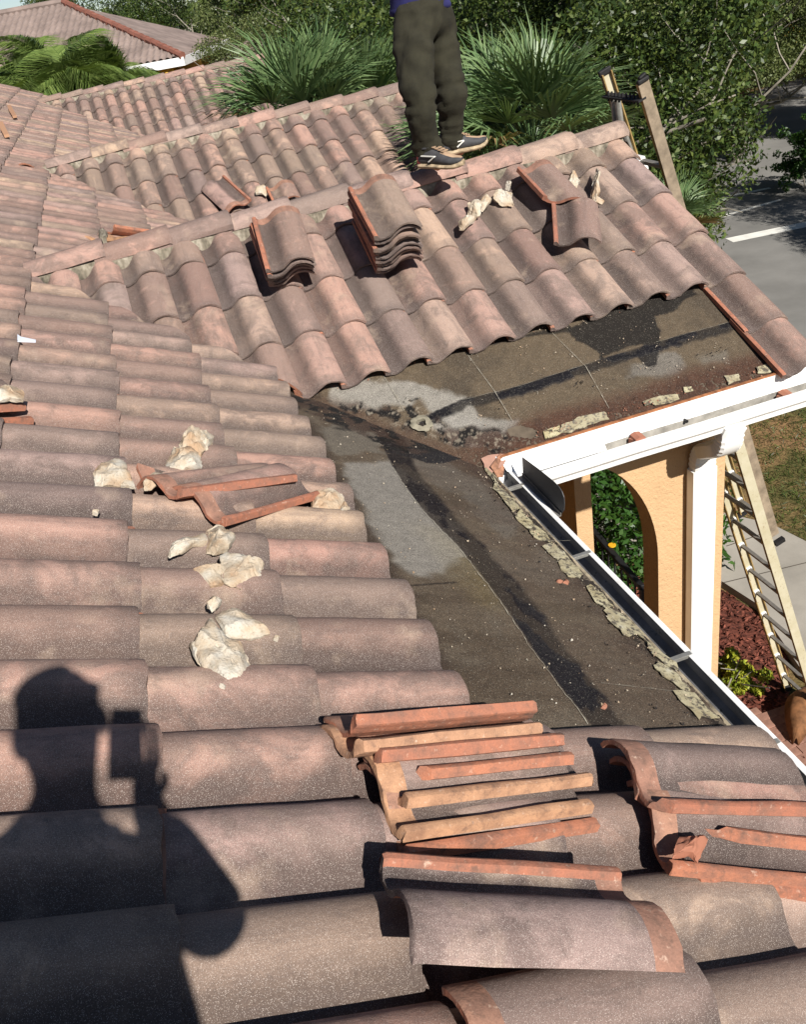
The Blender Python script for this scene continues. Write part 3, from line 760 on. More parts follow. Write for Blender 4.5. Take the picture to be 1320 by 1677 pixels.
# flakes of old painted flashing along the rotted edges
def flake(pts, conv, parent, t=0.004, lift=0.006, mat='flake', name='flashing_flake'):
    P = [conv(px, py) for px, py in pts]
    # ragged border
    Q = []
    for i in range(len(P)):
        a, b = P[i], P[(i+1) % len(P)]
        for q in (0, .33, .66):
            v = a.lerp(b, q); s = (b-a).length*0.055 if q else 0
            Q.append(v+Vector((RNG.normal(0, s), RNG.normal(0, s), 0)))
    c = sum(Q, Vector())/len(Q)
    mb = MB(); n = len(Q)
    mb.v = [tuple(q+Vector((0, 0, lift*RNG.uniform(0.2, 1.0)))) for q in Q]+[tuple(c+Vector((0, 0, lift*0.8)))]
    mb.v += [tuple(Vector(q)-Vector((0, 0, t))) for q in mb.v[:n]]+[tuple(c+Vector((0, 0, lift*0.8-t)))]
    for i in range(n):
        j = (i+1) % n; mb.f += [(i, j, n), (n+1+j, n+1+i, n+1+n), (i, n+1+i, n+1+j, j)]; mb.m += [0, 0, 0]
    return part(name, mb, M[mat], parent, smooth=30)
cA = lambda px, py: at_A(px, py, hF+0.004)
cB = lambda px, py: at_B(px, py, hF-0.012)
z3 = lambda L: [(780+x/4.714, 700+y/4.714) for x, y in L]
z6 = lambda L: [(850+x/2.809, 780+y/2.809) for x, y in L]
z2 = lambda L: [(880+x/3.0, 420+y/3.0) for x, y in L]
for L_ in (z3([(60,300),(130,475),(230,590),(300,690),(330,610),(300,560),(240,510),(130,400)]),
           z3([(300,690),(380,770),(450,850),(590,890),(560,850),(480,770),(400,700),(340,620)]),
           z3([(510,920),(580,990),(630,1030),(700,990),(620,910),(570,895)]),
           z3([(630,1035),(650,1080),(710,1150),(800,1165),(825,1135),(770,1070),(705,995)]),
           z6([(310,510),(350,580),(400,610),(440,600),(400,560),(360,520),(330,500)]),
           z6([(390,620),(430,680),(480,730),(545,730),(590,760),(560,710),(480,640),(420,610)]),
           z6([(570,745),(600,800),(630,830),(700,880),(740,900),(640,800),(600,765)]),
           z6([(620,870),(660,920),(710,950),(760,990),(790,985),(740,920),(690,880),(640,855)]),
           z6([(710,990),(830,1120),(925,1110),(810,1000),(770,985)])):
    flake(L_, cA, roofs['A'])
for L_ in (z2([(120,830),(200,790),(330,765),(355,800),(250,830),(170,865),(110,870)]), z2([(520,715),(600,690),(690,680),(700,700),(620,725),(530,735)]),
           z2([(920,590),(990,580),(1000,610),(940,630)]), z2([(1075,545),(1180,510),(1245,540),(1190,565),(1085,575)]), z2([(30,860),(110,830),(115,870),(40,900)]),
           z2([(720,645),(760,640),(768,660),(725,668)])):
    flake(L_, cB, roofs['B'])
flake([(788,752),(806,745),(840,742),(815,768),(800,778)], cB, roofs['B'], mat='cap', name='rusted_flashing')

# crumbs of tile, mortar and grit left on the felt, in the gutter and along the raw tile edge
def crumbs(name, pts, smin, smax, mat, parent, rg=np.random.default_rng(3)):
    V = []; F = []
    T = np.array([(1,1,1),(1,-1,-1),(-1,1,-1),(-1,-1,1)], float)
    for p in pts:
        s = smin+(smax-smin)*rg.random()**3; b = len(V); A = rg.normal(0, 1, (3, 3)); q, _ = np.linalg.qr(A)
        V += [tuple(np.array(p)+(t*np.array([1, .8, .5])*s) @ q) for t in T]; F += [(b, b+1, b+2), (b, b+3, b+1), (b, b+2, b+3), (b+1, b+3, b+2)]
    me = bpy.data.meshes.new(name); me.from_pydata(V, [], F); me.update(); me.materials.append(mat); fix_normals(me); o = place(name, me, parent); o['kind'] = 'stuff'; return o
rg = np.random.default_rng(15)
def on_A(n, x0, x1, y0, y1): 
    q = rg.uniform((x0, y0), (x1, y1), (n, 2)); return [(x, y, zA(x, hF+.008)) for x, y in q if y < val_near('B', x)-.02]
def on_B(px): return [tuple(at_B(a+rg.normal(0, 7), b+abs(rg.normal(0, 6)), hF-.008)) for a, b in px for k in range(5)]
raw = [(a, 636-(a-493)*.281+2) for a in rg.uniform(500, 1150, 60)]
bs = [(a, b) for a, b in zip(rg.uniform(760, 1230, 70), rg.uniform(480, 700, 70)) if b < 800-.3*(a-500) and b > 640-(a-493)*.281]
crumbs('grit', on_A(420, .45, 1.20, 1.45, 4.0)+on_A(160, 1.12, 1.205, 1.45, 3.4)+on_B(bs), .0012, .004, M['cream'], roofs['A'])
crumbs('tile_crumbs', on_B(raw)+on_B([(a, 722-(a-880)*.285-14) for a in rg.uniform(890, 1290, 24)]), .0015, .0055, M['clay'], roofs['B'])
crumbs('tar_lumps', on_A(120, 1.0, 1.2, 1.5, 3.3)+on_B([(a, 663-(a-755)*.245+9) for a in rg.uniform(760, 1200, 18)]), .0015, .0045, M['tar'], roofs['B'])

# ---- fascias, gutters, downspout
zg = H-2.045
xi, xo = at_z(1099, 1097, zg).x-0.004, at_z(1144, 1079, zg).x
yi, yo = 3.4461, 3.3536
fa = MB(); fa.box(((1.262+3.16)/2, yi+0.002, H-2.062), (3.16-1.262, 0.022, 0.17)); fb = part('fascia_board', fa, M['white'], house, bevel=0.002)
fr = MB(); fr.box((xi-.013, (yi-2.5)/2, H-2.10), (0.02, yi+2.5, 0.12)); part('fascia_board', fr, M['white'], house, bevel=0.002)
dr = MB(); dr.bar((1.212, -2.5, zA(1.212, DECK-0.005)), (1.212, 3.43, zA(1.212, DECK-0.005)), 0.016, 0.006)
part('drip_edge', dr, simple('grimy_drip_edge', lin(150,138,116), 0.7, var=0.4, scale=26), house)
d2 = MB(); d2.bar((1.27, yi-0.004, H-1.975), (3.12, yi-0.004, H-1.975), 0.016, 0.006)
part('drip_edge', d2, simple('rusty_drip_edge', lin(156,104,70), 0.8, var=0.35, scale=26), house)
def gutter(name, axis, a, b, i0, o0, z):
    s = 1 if o0 > i0 else -1; w = abs(o0-i0)
    out = [(0, .002), (0, -.105), (w*.62, -.105), (w*.70, -.075), (w*.92, -.055), (w, -.030), (w, .004), (w-.004, .006)]
    inn = [(w-.019, .002), (w-.019, -.012), (w*.86, -.048), (w*.64, -.070), (w*.58, -.100), (.003, -.100), (.003, .002)]
    pr = out+inn; n = len(pr); mb = MB()
    L = [a+(b-a)*k/6 for k in range(7)]
    for q in L:
        dz = RNG.normal(0, 0.0012)
        for (u, h) in pr:
            mb.v.append((i0+s*u, q, z+h+dz) if axis == 'y' else (q, i0+s*u, z+h+dz))
    for k in range(6):
        for j in range(n):
            j2 = (j+1) % n; mb.f.append((k*n+j, k*n+j2, (k+1)*n+j2, (k+1)*n+j)); mb.m.append(1 if len(out) <= j < n-1 else 0)
    return mb
part('gutter', gutter('g', 'y', -2.5, 3.44, xi, xo, zg), [M['white'], M['gutter_in']], house, smooth=25)
part('gutter', gutter('g', 'x', 1.30, 3.30, yi-0.010, yo, H-2.073), [M['white'], simple('grey_gutter_trough', lin(150,146,138), 0.7, var=0.3, scale=12)], house, smooth=25)
gm = MB(); xc_ = at_y(985, 700, 3.41).x
gm.add([(1.275, yi-0.014, H-1.982), (xc_, yi-0.014, H-1.984), (xc_, yo+0.012, H-2.061), (1.335, yo+0.012, H-2.061), (1.29, yi-0.05, H-2.03)], [(0,1,2,3,4)])
gm.add([(x, y, z-0.003) for x, y, z in gm.v], [(4,3,2,1,0)]); part('gutter_cover', gm, M['white'], house)
cp = MB(); cp.add([(1.215, 3.40, H-1.985), (1.29, 3.45, H-1.962), (1.30, 3.43, H-2.0), (1.262, 3.38, H-2.045), (1.23, 3.37, H-2.03)], [(0,1,2,3,4)])
cp.add([(x, y, z-0.004) for x, y, z in cp.v], [(4,3,2,1,0)]); part('corner_flashing', cp, simple('rust_stained_flashing', lin(150,108,84), 0.6, var=0.45, scale=30), house)
for px, py in ((853, 816), (960, 917), (1122, 1087), (1262, 1240)):
    y = at_x(px, py, 1.29).y; hb = MB()
    hb.box(((xi+xo)/2, y, zg+0.004), (xo-xi-.004, 0.017, 0.003)); hb.box(((xi+xo)/2, y+0.0085, zg-0.001), (xo-xi-.004, 0.002, 0.012)); hb.box(((xi+xo)/2, y-0.0085, zg-0.001), (xo-xi-.004, 0.002, 0.012))
    part('gutter_hanger', hb, M['galv'], house)
sp = at_y(1122, 688, yi-0.012); sb = MB(); sb.tube([sp+Vector((0, .012, 0)), sp+Vector((0, -0.02, 0))], [0.008, 0.009], 8); part('gutter_spike', sb, M['iron'], house)
# splash guard at the inside corner
sg = [at_x(780+x/4.714, 700+y/4.714, 1.338) for x, y in ((355,230),(480,322),(600,420),(640,460),(662,495),(678,540),(682,590),(678,640),(655,672),(500,515),(360,352))]
mb = MB(); mb.extrude(sg, (0.003, 0, 0)); so = part('splash_guard', mb, M['sheet'], house)
a, b = at_x(780+340/4.714, 700+378/4.714, 1.325), at_x(780+640/4.714, 700+688/4.714, 1.325)
mb = MB(); mb.bar(a, b, 0.022, 0.004); mb.bar(a+Vector((.010, 0, .008)), b+Vector((.010, 0, .008)), 0.003, 0.018); part('guard_flange', mb, M['alu'], so)
# downspout: outlet, two corrugated elbows and the long leg on the pier
WALL_Y = 3.766
def rect_sweep(path, w, d, mat=0, ribs=None):
    mb = MB(); n = 12
    for i, (p, up) in enumerate(path):
        p = Vector(p); t = (Vector(path[min(i+1, len(path)-1)][0])-Vector(path[max(i-1, 0)][0])).normalized()
        sx = Vector((1, 0, 0)); sx = (sx-t*sx.dot(t)).normalized() if up is None else Vector(up); sy = t.cross(sx)
        k = 1.0 if not ribs else ribs[i]
        for (cx, cy) in ((-.5,-.38),(-.38,-.5),(-.13,-.5),(.13,-.5),(.38,-.5),(.5,-.38),(.5,.38),(.38,.5),(.13,.5),(-.13,.5),(-.38,.5),(-.5,.38)):
            mb.v.append(tuple(p+sx*cx*w*k+sy*cy*d*k))
    for i in range(len(path)-1):
        for k in range(n): mb.f.append((i*n+k, i*n+(k+1) % n, (i+1)*n+(k+1) % n, (i+1)*n+k)); mb.m.append(mat)
    mb.f += [tuple(range(n))[::-1], tuple((len(path)-1)*n+k for k in range(n))]; mb.m += [mat, mat]
    return mb
ox = at_y(1200, 715, 3.40).x; dxl, dxr = 2.479, 2.636; dcx = (dxl+dxr)/2; ddy = WALL_Y-0.048
P = []; R = []
top = Vector((ox, 3.40, H-2.163)); knee = Vector((ox-0.01, 3.41, H-2.288)); el2 = Vector((dcx, ddy, H-2.46)); bot = Vector((dcx, ddy, 0.15))
mid0 = knee+(el2-knee)*0.22; mid1 = knee+(el2-knee)*0.80
def bez(a, b, c, n, rib):
    for i in range(n+1):
        t = i/n; q = a*(1-t)**2+b*2*t*(1-t)+c*t*t; P.append((q, None)); R.append(1.0 if (i % 2 == 0) else rib)
P.append((top, None)); R.append(1.0)
bez(knee+Vector((0, 0, 0.09)), knee, mid0, 12, 0.93); bez(mid1, el2, el2-Vector((0, 0, 0.12)), 12, 0.93)
ds = part('downspout', rect_sweep(P, 0.135, 0.085, ribs=R), M['white_clean'], house, smooth=30)
part('downspout_leg', rect_sweep([(el2-Vector((0, 0, 0.11)), (1, 0, 0)), (bot, (1, 0, 0))], 0.150, 0.082), M['white_clean'], ds, smooth=30)
rl = MB()
for q in (-.5, -.17, .17, .5): rl.box((dcx+q*0.09, ddy-0.0415, (el2.z-0.12+0.15)/2), (0.006, 0.004, el2.z-0.27))
part('downspout_rib', rl, M['white_clean'], ds)

# ---- walls
def wall_x(name, y, t, poly):
    mb = MB(); mb.extrude([(x, y, z) for x, z in poly], (0, t, 0)); return part(name, mb, M['stucco'], house)
arch = [(1.722+0.585*math.cos(a), H-3.12+0.79*math.sin(a)) for a in np.linspace(0, math.pi, 33)]
zt = H-2.02
wall_x('arched_wall', WALL_Y, 0.165, [(0.86, 0), (1.137, 0)]+arch[::-1]+[(2.307, 0), (2.74, 0), (2.74, zt), (0.86, zt)])
def wall_y(x, t, poly):
    mb = MB(); mb.extrude([(x, y, z) for y, z in poly], (t, 0, 0)); return part('gable_wall', mb, M['stucco'], house)
ar2 = [(4.78+0.65*math.cos(a), H-3.12+0.75*math.sin(a)) for a in np.linspace(0, math.pi, 25)]
wall_y(2.60, 0.14, [(3.931, 0), (4.13, 0)]+ar2[::-1]+[(5.43, 0), (7.1, 0), (7.1, H-2.0), (5.389, H-1.24), (3.931, H-1.92)])
mw_ = MB(); mw_.box((0.78, 8.5, (H-2.15)/2), (0.16, 23, H-2.15)); part('main_wall', mw_, M['stucco'], house)
for g in 'CD':
    yb, zb = GAB[g]; e = EAVE[g]-0.3; mb = MB()
    mb.extrude([(2.60, yb-e, 0), (2.60, yb+e, 0), (2.60, yb+e, H+zb-TB*e-0.2), (2.60, yb+0.1, H+zb-0.15), (2.60, yb-e, H+zb-TB*e-0.2)], (0.14, 0, 0))
    mb.box((1.75, yb-e+.07, (H+zb-TB*e-0.25)/2), (1.7, 0.14, H+zb-TB*e-0.25)); mb.box((1.75, yb+e-.07, (H+zb-TB*e-0.25)/2), (1.7, 0.14, H+zb-TB*e-0.25))
    part('gable_wall', mb, M['stucco'], house)
sf = MB(); sf.box((1.8, (yi+7.1)/2, H-2.16), (2.0, 7.1-yi-0.1, 0.03)); part('soffit', sf, M['white'], house)
rk = MB(); rk.bar((2.99, yi+0.03, H-2.09), (2.99, 5.389, H-1.255), 0.022, 0.13); rk.bar((2.99, 7.15, H-2.07), (2.99, 5.389, H-1.255), 0.022, 0.13); part('rake_board', rk, M['white'], house)

# ================================================================== loose things on the roof
def tile_matrix(ph, pt, normal, tilt=0.0, L=TILE_L, anchor=0.026):
    x = (pt-ph).normalized(); n = Vector(normal); n = (n-x*n.dot(x)).normalized(); y = n.cross(x)
    c, s = math.cos(tilt), math.sin(tilt); y2 = y*c-n*s; n2 = n*c+y*s
    return mat4((ph+pt)/2-x*L/2-n2*anchor, x, y2, n2)
NRA = Vector((TA, 0, 1)).normalized(); NRG = Vector((0, -TB, 1)).normalized()
def loose(label, group, mw, cuts=None, var=0, mats=None, tone=None):
    if cuts: me = tile_mesh(tile_cut(var, cuts), 'loose_tile', mats)
    else: me = TILE_ME[var] if not mats and tone is None else tile_mesh(TILE_VAR[var], 'loose_tile', mats)
    if tone is not None: me.attributes['rnd'].data.foreach_set('value', np.full(len(me.vertices), 1.0+tone, np.float32))
    o = place('loose_roof_tile', me, None, mw); tag(o, label, 'roof tile', group); return o
CLAY2 = clay_material('pale_bare_terracotta', lin(184,142,106), lin(172,132,104), lin(140,106,84))
# fanned stack on the near slope
fan = [((559,1167),(893,1142),.165,54,'topmost long orange edge of the fanned tile row, beside the stripped felt',None),
       ((563,1211),(905,1177),.150,42,'pale tan edged tile, second from the felt in the fanned row','p'),
       ((605,1226),(939,1197),.142,34,'dull red edged tile, third from the felt in the fanned row',None),
       ((655,1259),(941,1231),.122,25,'fanned tile with a broken corner and bright orange edge, middle of the row',None),
       ((652,1304),(988,1266),.105,16,'tan edged tile above the wide dark pan in the fanned row','p'),
       ((651,1362),(986,1313),.078,5,'fanned tile lying almost flat, second from the near end','p'),
       ((662,1394),(992,1345),.052,3,'lowest fanned tile, its orange edge almost touching the roof at the near end of the row',None)]
for i, (l, r, h, tl, lab, pm) in enumerate(fan):
    ph, pt = at_A(*l, h), at_A(*r, h); L = (pt-ph).length
    mw = tile_matrix(ph, pt, NRA, math.radians(tl))
    if i != 0 and L < TILE_L: mw = mw @ Matrix.Translation(((L-TILE_L)/2, 0, 0))
    cuts = [(Vector((0.10, 0, 0)), Vector((-0.75, -0.66, 0)))] if i == 3 else ([(Vector((0.012, 0.0, 0)), Vector((-0.9, -0.5, 0)))] if i == 1 else None)
    if i == 0: cuts = [(Vector((0, 0.165, 0)), Vector((0, 1, 0)))]
    loose(lab, 'tiles fanned out on the near slope', mw, cuts, i % 6, [M['tile'], CLAY2, CLAY2] if pm else None, (.1, .5, .76, .62, .34, .36, .35)[i])
# stack at the right edge
rs = [((1130,1437),(1320,1461),.050,1,'lowest tile of the stack by the gutter, its red edge almost flat on the roof',None),
      ((1088,1415),(1320,1438),.080,2,'red edged tile second from the bottom of the stack by the gutter',None),
      ((1062,1345),(1320,1374),.118,10,'broken rimmed tile with a loose shard on it, in the stack by the gutter',[(Vector((0.17, 0.022, 0)), Vector((-0.45, -0.89, 0)))]),
      ((1068,1311),(1320,1319),.150,12,'top tile of the stack by the gutter, with its near corner snapped off',[(Vector((0.035, 0, 0)), Vector((-0.7, -0.7, 0)))])]
for i, (l, r, h, tl, lab, cuts) in enumerate(rs):
    ph = at_A(*l, h); d = (at_A(*r, h)-ph).normalized()
    loose(lab, 'tiles stacked by the gutter', tile_matrix(ph+d*.025, ph+d*(TILE_L+.025), NRA, math.radians(tl)), cuts, (i+2) % 6, None, (.76, .34, .62, .74)[i])
# two turned tiles in the foreground
ph, pt = at_A(1046, 1436, .10), at_A(664, 1412, .10)
loose('dark loose tile turned end for end in the foreground, bare clay along its far edge', 'loose tiles in the foreground', tile_matrix(ph, pt, NRA, math.radians(-9), anchor=0.0) @ Matrix.Translation((.050, 0, 0)), None, 4, None, .75)
ph, pt = at_A(757, 1657, .10), at_A(1137, 1577, .10)
mw = tile_matrix(ph, pt, NRA, math.radians(-4), anchor=0.05) @ Matrix.Translation((0, -0.20, 0))
loose('loose tile with a bare clay head at the very bottom of the roof view', 'loose tiles in the foreground', mw, None, 1, None, .33)
# tiles pulled up on the near slope
ph, pt = at_A(283, 800, .115), at_A(497, 773, .115)
loose('flat orange tile lying across another below the cream mortar lumps', 'tiles pulled up beside the stripped felt', tile_matrix(ph, pt, NRA, math.radians(24)), None, 2, None, .14)
ph, pt = at_A(372, 848, .075), at_A(522, 806, .075); d = (pt-ph).normalized()
loose('orange rimmed tile lying askew with a mortar lump on its end', 'tiles pulled up beside the stripped felt', tile_matrix(ph, ph+d*TILE_L, NRA, math.radians(4)), None, 3, None, .66)
ph = at_A(250, 785, .06); d = (at_A(345, 778, .06)-ph).normalized()
loose('short broken tile half hidden under the flat orange tile', 'tiles pulled up beside the stripped felt', tile_matrix(ph, ph+d*TILE_L, NRA, 0.04), [(Vector((.26, 0, 0)), Vector((1, .2, 0))), (Vector((0, .115, 0)), Vector((.3, 1, 0)))], 5)
# pile at the left edge
for i, (l, r, h, lab) in enumerate((((-70,690),(55,682),.035,'lower of two tiles piled at the left edge of the roof, grey tail end showing'), ((-90,664),(42,660),.075,'upper of two tiles piled at the left edge, under a mortar lump'))):
    pt = at_A(*r, h); d = (pt-at_A(*l, h)).normalized()
    loose(lab, 'tiles piled at the left edge', tile_matrix(pt-d*TILE_L, pt, NRA, math.radians(6)), None, i)
# stacks on the gable
def stack_B(tail_bottom, tail_top, n, yaw, labels, group, axis=None, mats=None):
    a = at_B(*tail_bottom, .055); b = at_B(*tail_top, .055+.030*n); k = (b-a)/(n-1); k = Vector((k.x, k.y, 0))
    for i in range(n):
        yw = yaw+RNG.normal(0, .025)
        x, y, z = AX_G; x2 = x*math.cos(yw)+y*math.sin(yw); y2 = z.cross(x2)
        p = a+k*i+z*(.0285*i+(0.012 if (group[0:5] == 'tall ' and i >= n-2) else 0))+x*RNG.normal(0, .006)+y*RNG.normal(0, .006)
        tl = math.radians(2.0*i/n); x3 = (x2*math.cos(tl)+z*math.sin(tl)); z3 = x3.cross(y2)
        loose(labels(i), group, mat4(p-x3*TILE_L, x3, y2, z3), None, int(RNG.integers(6)))
ords = ['lowest', 'second lowest', 'third', 'fourth', 'fifth', 'sixth', 'seventh', 'eighth', 'ninth']
stack_B((441,470), (432,438), 5, -0.05, lambda i: ('top tile of the shorter stack below the ridge, dark pan and pinkish roll' if i == 4 else '%s tile up in the shorter stack below the ridge' % ords[i]), 'short stack of tiles below the ridge')
stack_B((618,448), (601,384), 9, -0.04, lambda i: ('top tile of the taller stack by the ridge caps, bare orange at its head' if i == 8 else '%s tile up in the taller stack beside the standing man' % ords[i]), 'tall stack of tiles below the ridge')
# two snapped tiles near the right end of the gable
def at_G(g, px, py, h=0.0):
    yb, zb = GAB[g]; v = ray(px, py); return V3(v*((zb-TB*yb+h)/(v[2]-TB*v[1])))
tl_, tr_ = at_B(906, 383, .06), at_B(950, 384, .06)
y = (tr_-tl_); y = (y-NRG*y.dot(NRG)).normalized(); x = y.cross(NRG)
loose('lower of two tiles dropped near the ladder, its red rim facing left', 'tiles dropped near the ladder', mat4(tl_-x*TILE_L*0.80, x, y, NRG), [(Vector((.10, 0, 0)), Vector((-1, .1, 0)))], 0)
a_, b_ = at_B(848, 273, .13), at_B(902, 331, .135)
xx = (b_-a_).normalized(); 
loose('broken tile tipped on top near the ladder, jagged orange near edge', 'tiles dropped near the ladder', tile_matrix(a_-xx*0.02, a_+xx*(TILE_L-.02), NRG, math.radians(14)), [(Vector((.33, 0, 0)), Vector((.86, -.5, 0))), (Vector((.02, 0, 0)), Vector((-.8, -.5, 0)))], 2)
# the next gable
p1, p2 = at_G('C', 410, 324, .10), at_G('C', 376, 294, .10); d = (p2-p1).normalized()
loose('dark tile turned upside its slope on the middle gable, orange edge uphill', 'tiles left on the middle gable', tile_matrix(p1, p1+d*TILE_L, NRG, math.radians(12)), None, 3)
p1 = at_G('C', 434, 305, .08); p2 = at_G('C', 450, 338, .08); d = (p2-p1).normalized()
loose('half tile with orange rim on the middle gable behind the ridge', 'tiles left on the middle gable', tile_matrix(p1, p1+d*TILE_L, NRG, 0.05), [(Vector((.27, 0, 0)), Vector((1, 0, 0)))], 4)
p1 = at_A(186, 366, .13); d = (at_A(268, 378, .13)-p1).normalized()
loose('orange ended tile propped up in the valley behind the long ridge', 'tiles lying in the far valley', tile_matrix(p1, p1+d*TILE_L, NRA, math.radians(48)), None, 5, [M['tile'], M['clay'], M['clay']])
p1 = at_A(172, 388, .08); d = (at_A(240, 384, .08)-p1).normalized()
loose('pale tile lying flat in the valley under the propped one', 'tiles lying in the far valley', tile_matrix(p1, p1+d*TILE_L, NRA, math.radians(25)), [(Vector((.30, 0, 0)), Vector((1, 0.1, 0)))], 0, [CLAY2, CLAY2, CLAY2])
for (a, b, lab) in (((12,176),(20,194),'narrow pale tile splinter lying high on the far roof, the upper one'), ((-2,204),(6,226),'narrow pale tile splinter lying on the far roof at the left edge')):
    p1, p2 = at_A(*a, .05), at_A(*b, .05); mb = MB(); d = (p2-p1)
    s = Vector((.06, 0, 0)); mb.extrude([p1, p1+s*.8, p2+s, p2+s*.1, p1.lerp(p2, .5)-s*.1], (0, 0, .03)); o = part('tile_splinter', mb, CLAY2); tag(o, lab, 'tile fragment', 'pale splinters on the far roof')

# lumps of mortar knocked off the ridges
def lump(outline, conv, h, label, seed, cat='mortar lump', group='lumps of broken mortar', mats=None, name='mortar_lump', lean=(0, 0), sharp=0.4, nor=None):
    """a chunk: outline on the roof (photo-measured), swelling to height h, faceted and chipped"""
    h = h*(.66 if cat == 'mortar lump' else 1); rg = np.random.default_rng(seed); P = [conv(px, py) for px, py in outline]; c0 = sum(P, Vector())/len(P); P = [c0+(q-c0)*1.07 for q in P]; Q = []
    for i in range(len(P)):
        a, b = P[i], P[(i+1) % len(P)]
        for t in (0, .5): Q.append(a.lerp(b, t)+(Vector(rg.normal(0, (b-a).length*0.05, 3)) if t else Vector()))
    n = len(Q); c = sum(Q, Vector())/n; N = nor or NRA
    bm = bmesh.new(); rings = []; wa = rg.uniform(0, 6.283); wd = Vector((math.cos(wa), math.sin(wa), 0)); wm = max(abs((q-c).dot(wd)) for q in Q)+1e-6
    for (sc, hh) in ((.90, -.012), (1.0, .25*h), (.93, .62*h), (.62, .93*h), (.28, 1.0*h)):
        ring = []
        for q in Q:
            d = q-c; k = 1+rg.normal(0, .02)
            wf = .72+.62*(d.dot(wd)/wm)*sc if hh > .3*h else 1.0
            ring.append(bm.verts.new(c+d*sc*k+N*(hh*wf+rg.normal(0, .03*h))+Vector((lean[0], lean[1], 0))*hh))
        rings.append(ring)
    top = bm.verts.new(c+N*h*1.02+Vector((lean[0], lean[1], 0))*h); bot = bm.verts.new(c-N*.014)
    for i in range(4):
        for j in range(n): bm.faces.new((rings[i][j], rings[i][(j+1) % n], rings[i+1][(j+1) % n], rings[i+1][j]))
    for j in range(n): bm.faces.new((rings[4][j], rings[4][(j+1) % n], top)); bm.faces.new((rings[0][(j+1) % n], rings[0][j], bot))
    bmesh.ops.subdivide_edges(bm, edges=bm.edges[:], cuts=2 if h > .015 else 1, use_grid_fill=True)
    bmesh.ops.recalc_face_normals(bm, faces=bm.faces[:]); bm.normal_update()
    bmesh.ops.smooth_vert(bm, verts=bm.verts[:], factor=0.5, use_axis_x=True, use_axis_y=True, use_axis_z=True) if seed % 3 == 0 else None
    R_ = max((q-c).length for q in Q)
    for t in range(6):                                   # flat broken faces
        a = rg.uniform(0, 6.283); pn = (N*rg.uniform(.5, 1.2)+Vector((math.cos(a), math.sin(a), 0))).normalized()
        sup = max((v.co-c).dot(pn) for v in bm.verts); dd = sup*rg.uniform(.58, .84)
        for v in bm.verts:
            e = (v.co-c).dot(pn)-dd
            if e > 0: v.co -= pn*e*.94
    bm.normal_update()
    for v in bm.verts:
        p = v.co; k = 38
        f = float(fbm(np.array([p.x*k+seed]), np.array([p.y*k+p.z*27]), seed, 4)[0])-0.5
        g = abs(float(fbm(np.array([p.x*95+7]), np.array([p.y*95+p.z*80]), seed+5, 3)[0])-.5)
        v.co += v.normal*(f*min(h, .05)*0.42-g*min(h, .04)*.35)
    for v in bm.verts: v.co -= c
    me = bpy.data.meshes.new(name); bm.to_mesh(me); bm.free(); finish(me, mats or M['cream'], None, 30)
    o = place(name, me); o.location = c; return tag(o, label, cat, group)
cAl = lambda px, py: at_A(px, py, .04)
cBl = lambda px, py: at_B(px, py, .04)
lump([(152,792),(156,760),(166,745),(187,744),(205,768),(214,790),(195,797),(165,796)], cAl, .055, 'rounded cream mortar lump, leftmost beside the pulled up tiles', 1)
lump([(198,796),(206,775),(214,784),(222,796)], cAl, .02, 'thin brown edged mortar sliver beside the rounded lump', 2)
lump([(229,798),(233,788),(262,769),(268,778),(248,800)], cAl, .035, 'wedge of mortar wedged against the flat orange tile', 3)
lump([(270,768),(272,748),(284,737),(302,738),(318,752),(330,768),(300,771)], cAl, .075, 'tan mortar lump behind the flat orange tile', 4)
lump([(284,738),(290,720),(303,712),(325,718),(334,742),(318,752),(302,740)], cAl, .085, 'pale cream mortar block leaning behind the tan lump', 5)
lump([(318,716),(330,704),(348,705),(350,716),(336,742),(326,732)], cAl, .07, 'grey brown mortar stick pointing away behind the cream block', 6)
lump([(508,828),(510,810),(530,805),(552,808),(562,825),(556,840),(530,842)], cAl, .06, 'knobbly cream mortar lump resting on the askew tile end', 7)
lump([(552,838),(560,818),(577,840),(562,846)], cAl, .03, 'small orange brown mortar tip at the end of the askew tile', 8)
lump([(267,906),(278,895),(312,877),(335,870),(340,890),(300,902),(278,910)], cAl, .035, 'long tapering tan mortar piece on the pink tiles', 9)
lump([(328,872),(350,865),(372,868),(382,886),(374,903),(345,906),(335,890)], cAl, .055, 'bulbous pale end of the tapering mortar piece', 10)
lump([(310,924),(325,919),(360,920),(368,938),(364,956),(345,957),(328,945)], cAl, .035, 'flat tan mortar wing beside the white moulded piece', 11)
lump([(360,918),(378,905),(400,901),(428,906),(430,930),(434,962),(400,963),(366,958)], cAl, .06, 'white blocky mortar piece right of the flat tan wing', 12)
lump([(340,990),(344,976),(358,978),(362,986),(348,998)], cAl, .03, 'little brown mortar crumb above the triangular piece', 13)
lump([(345,1008),(352,990),(372,982),(390,988),(410,1015),(441,1038),(410,1042),(370,1044)], cAl, .04, 'triangular cream mortar piece pointing right', 14)
lump([(312,1046),(318,1034),(345,1025),(372,1050),(400,1072),(422,1088),(420,1126),(402,1128),(360,1108),(330,1088)], cAl, .05, 'largest cream mortar slab, nearest to the shadow of the photographer', 15)
lump([(310,1052),(320,1045),(330,1060),(332,1085),(318,1072)], cAl, .022, 'crumbly grey mortar edge beside the largest slab', 16)
for i, (px, py) in enumerate(((432,1109),(440,1115),(364,1122),(452,1043),(386,1053),(156,837))):
    lump([(px-5,py),(px-1,py-4),(px+6,py-1),(px+4,py+3)], cAl, .007, ['white mortar crumb right of the largest slab', 'tiny mortar crumb just below the white crumb', 'mortar crumb below the largest slab', 'flat mortar flake right of the triangular piece', 'small mortar flake above the largest slab', 'grey pebble of mortar on the purple tile'][i], 30+i, group='mortar crumbs')
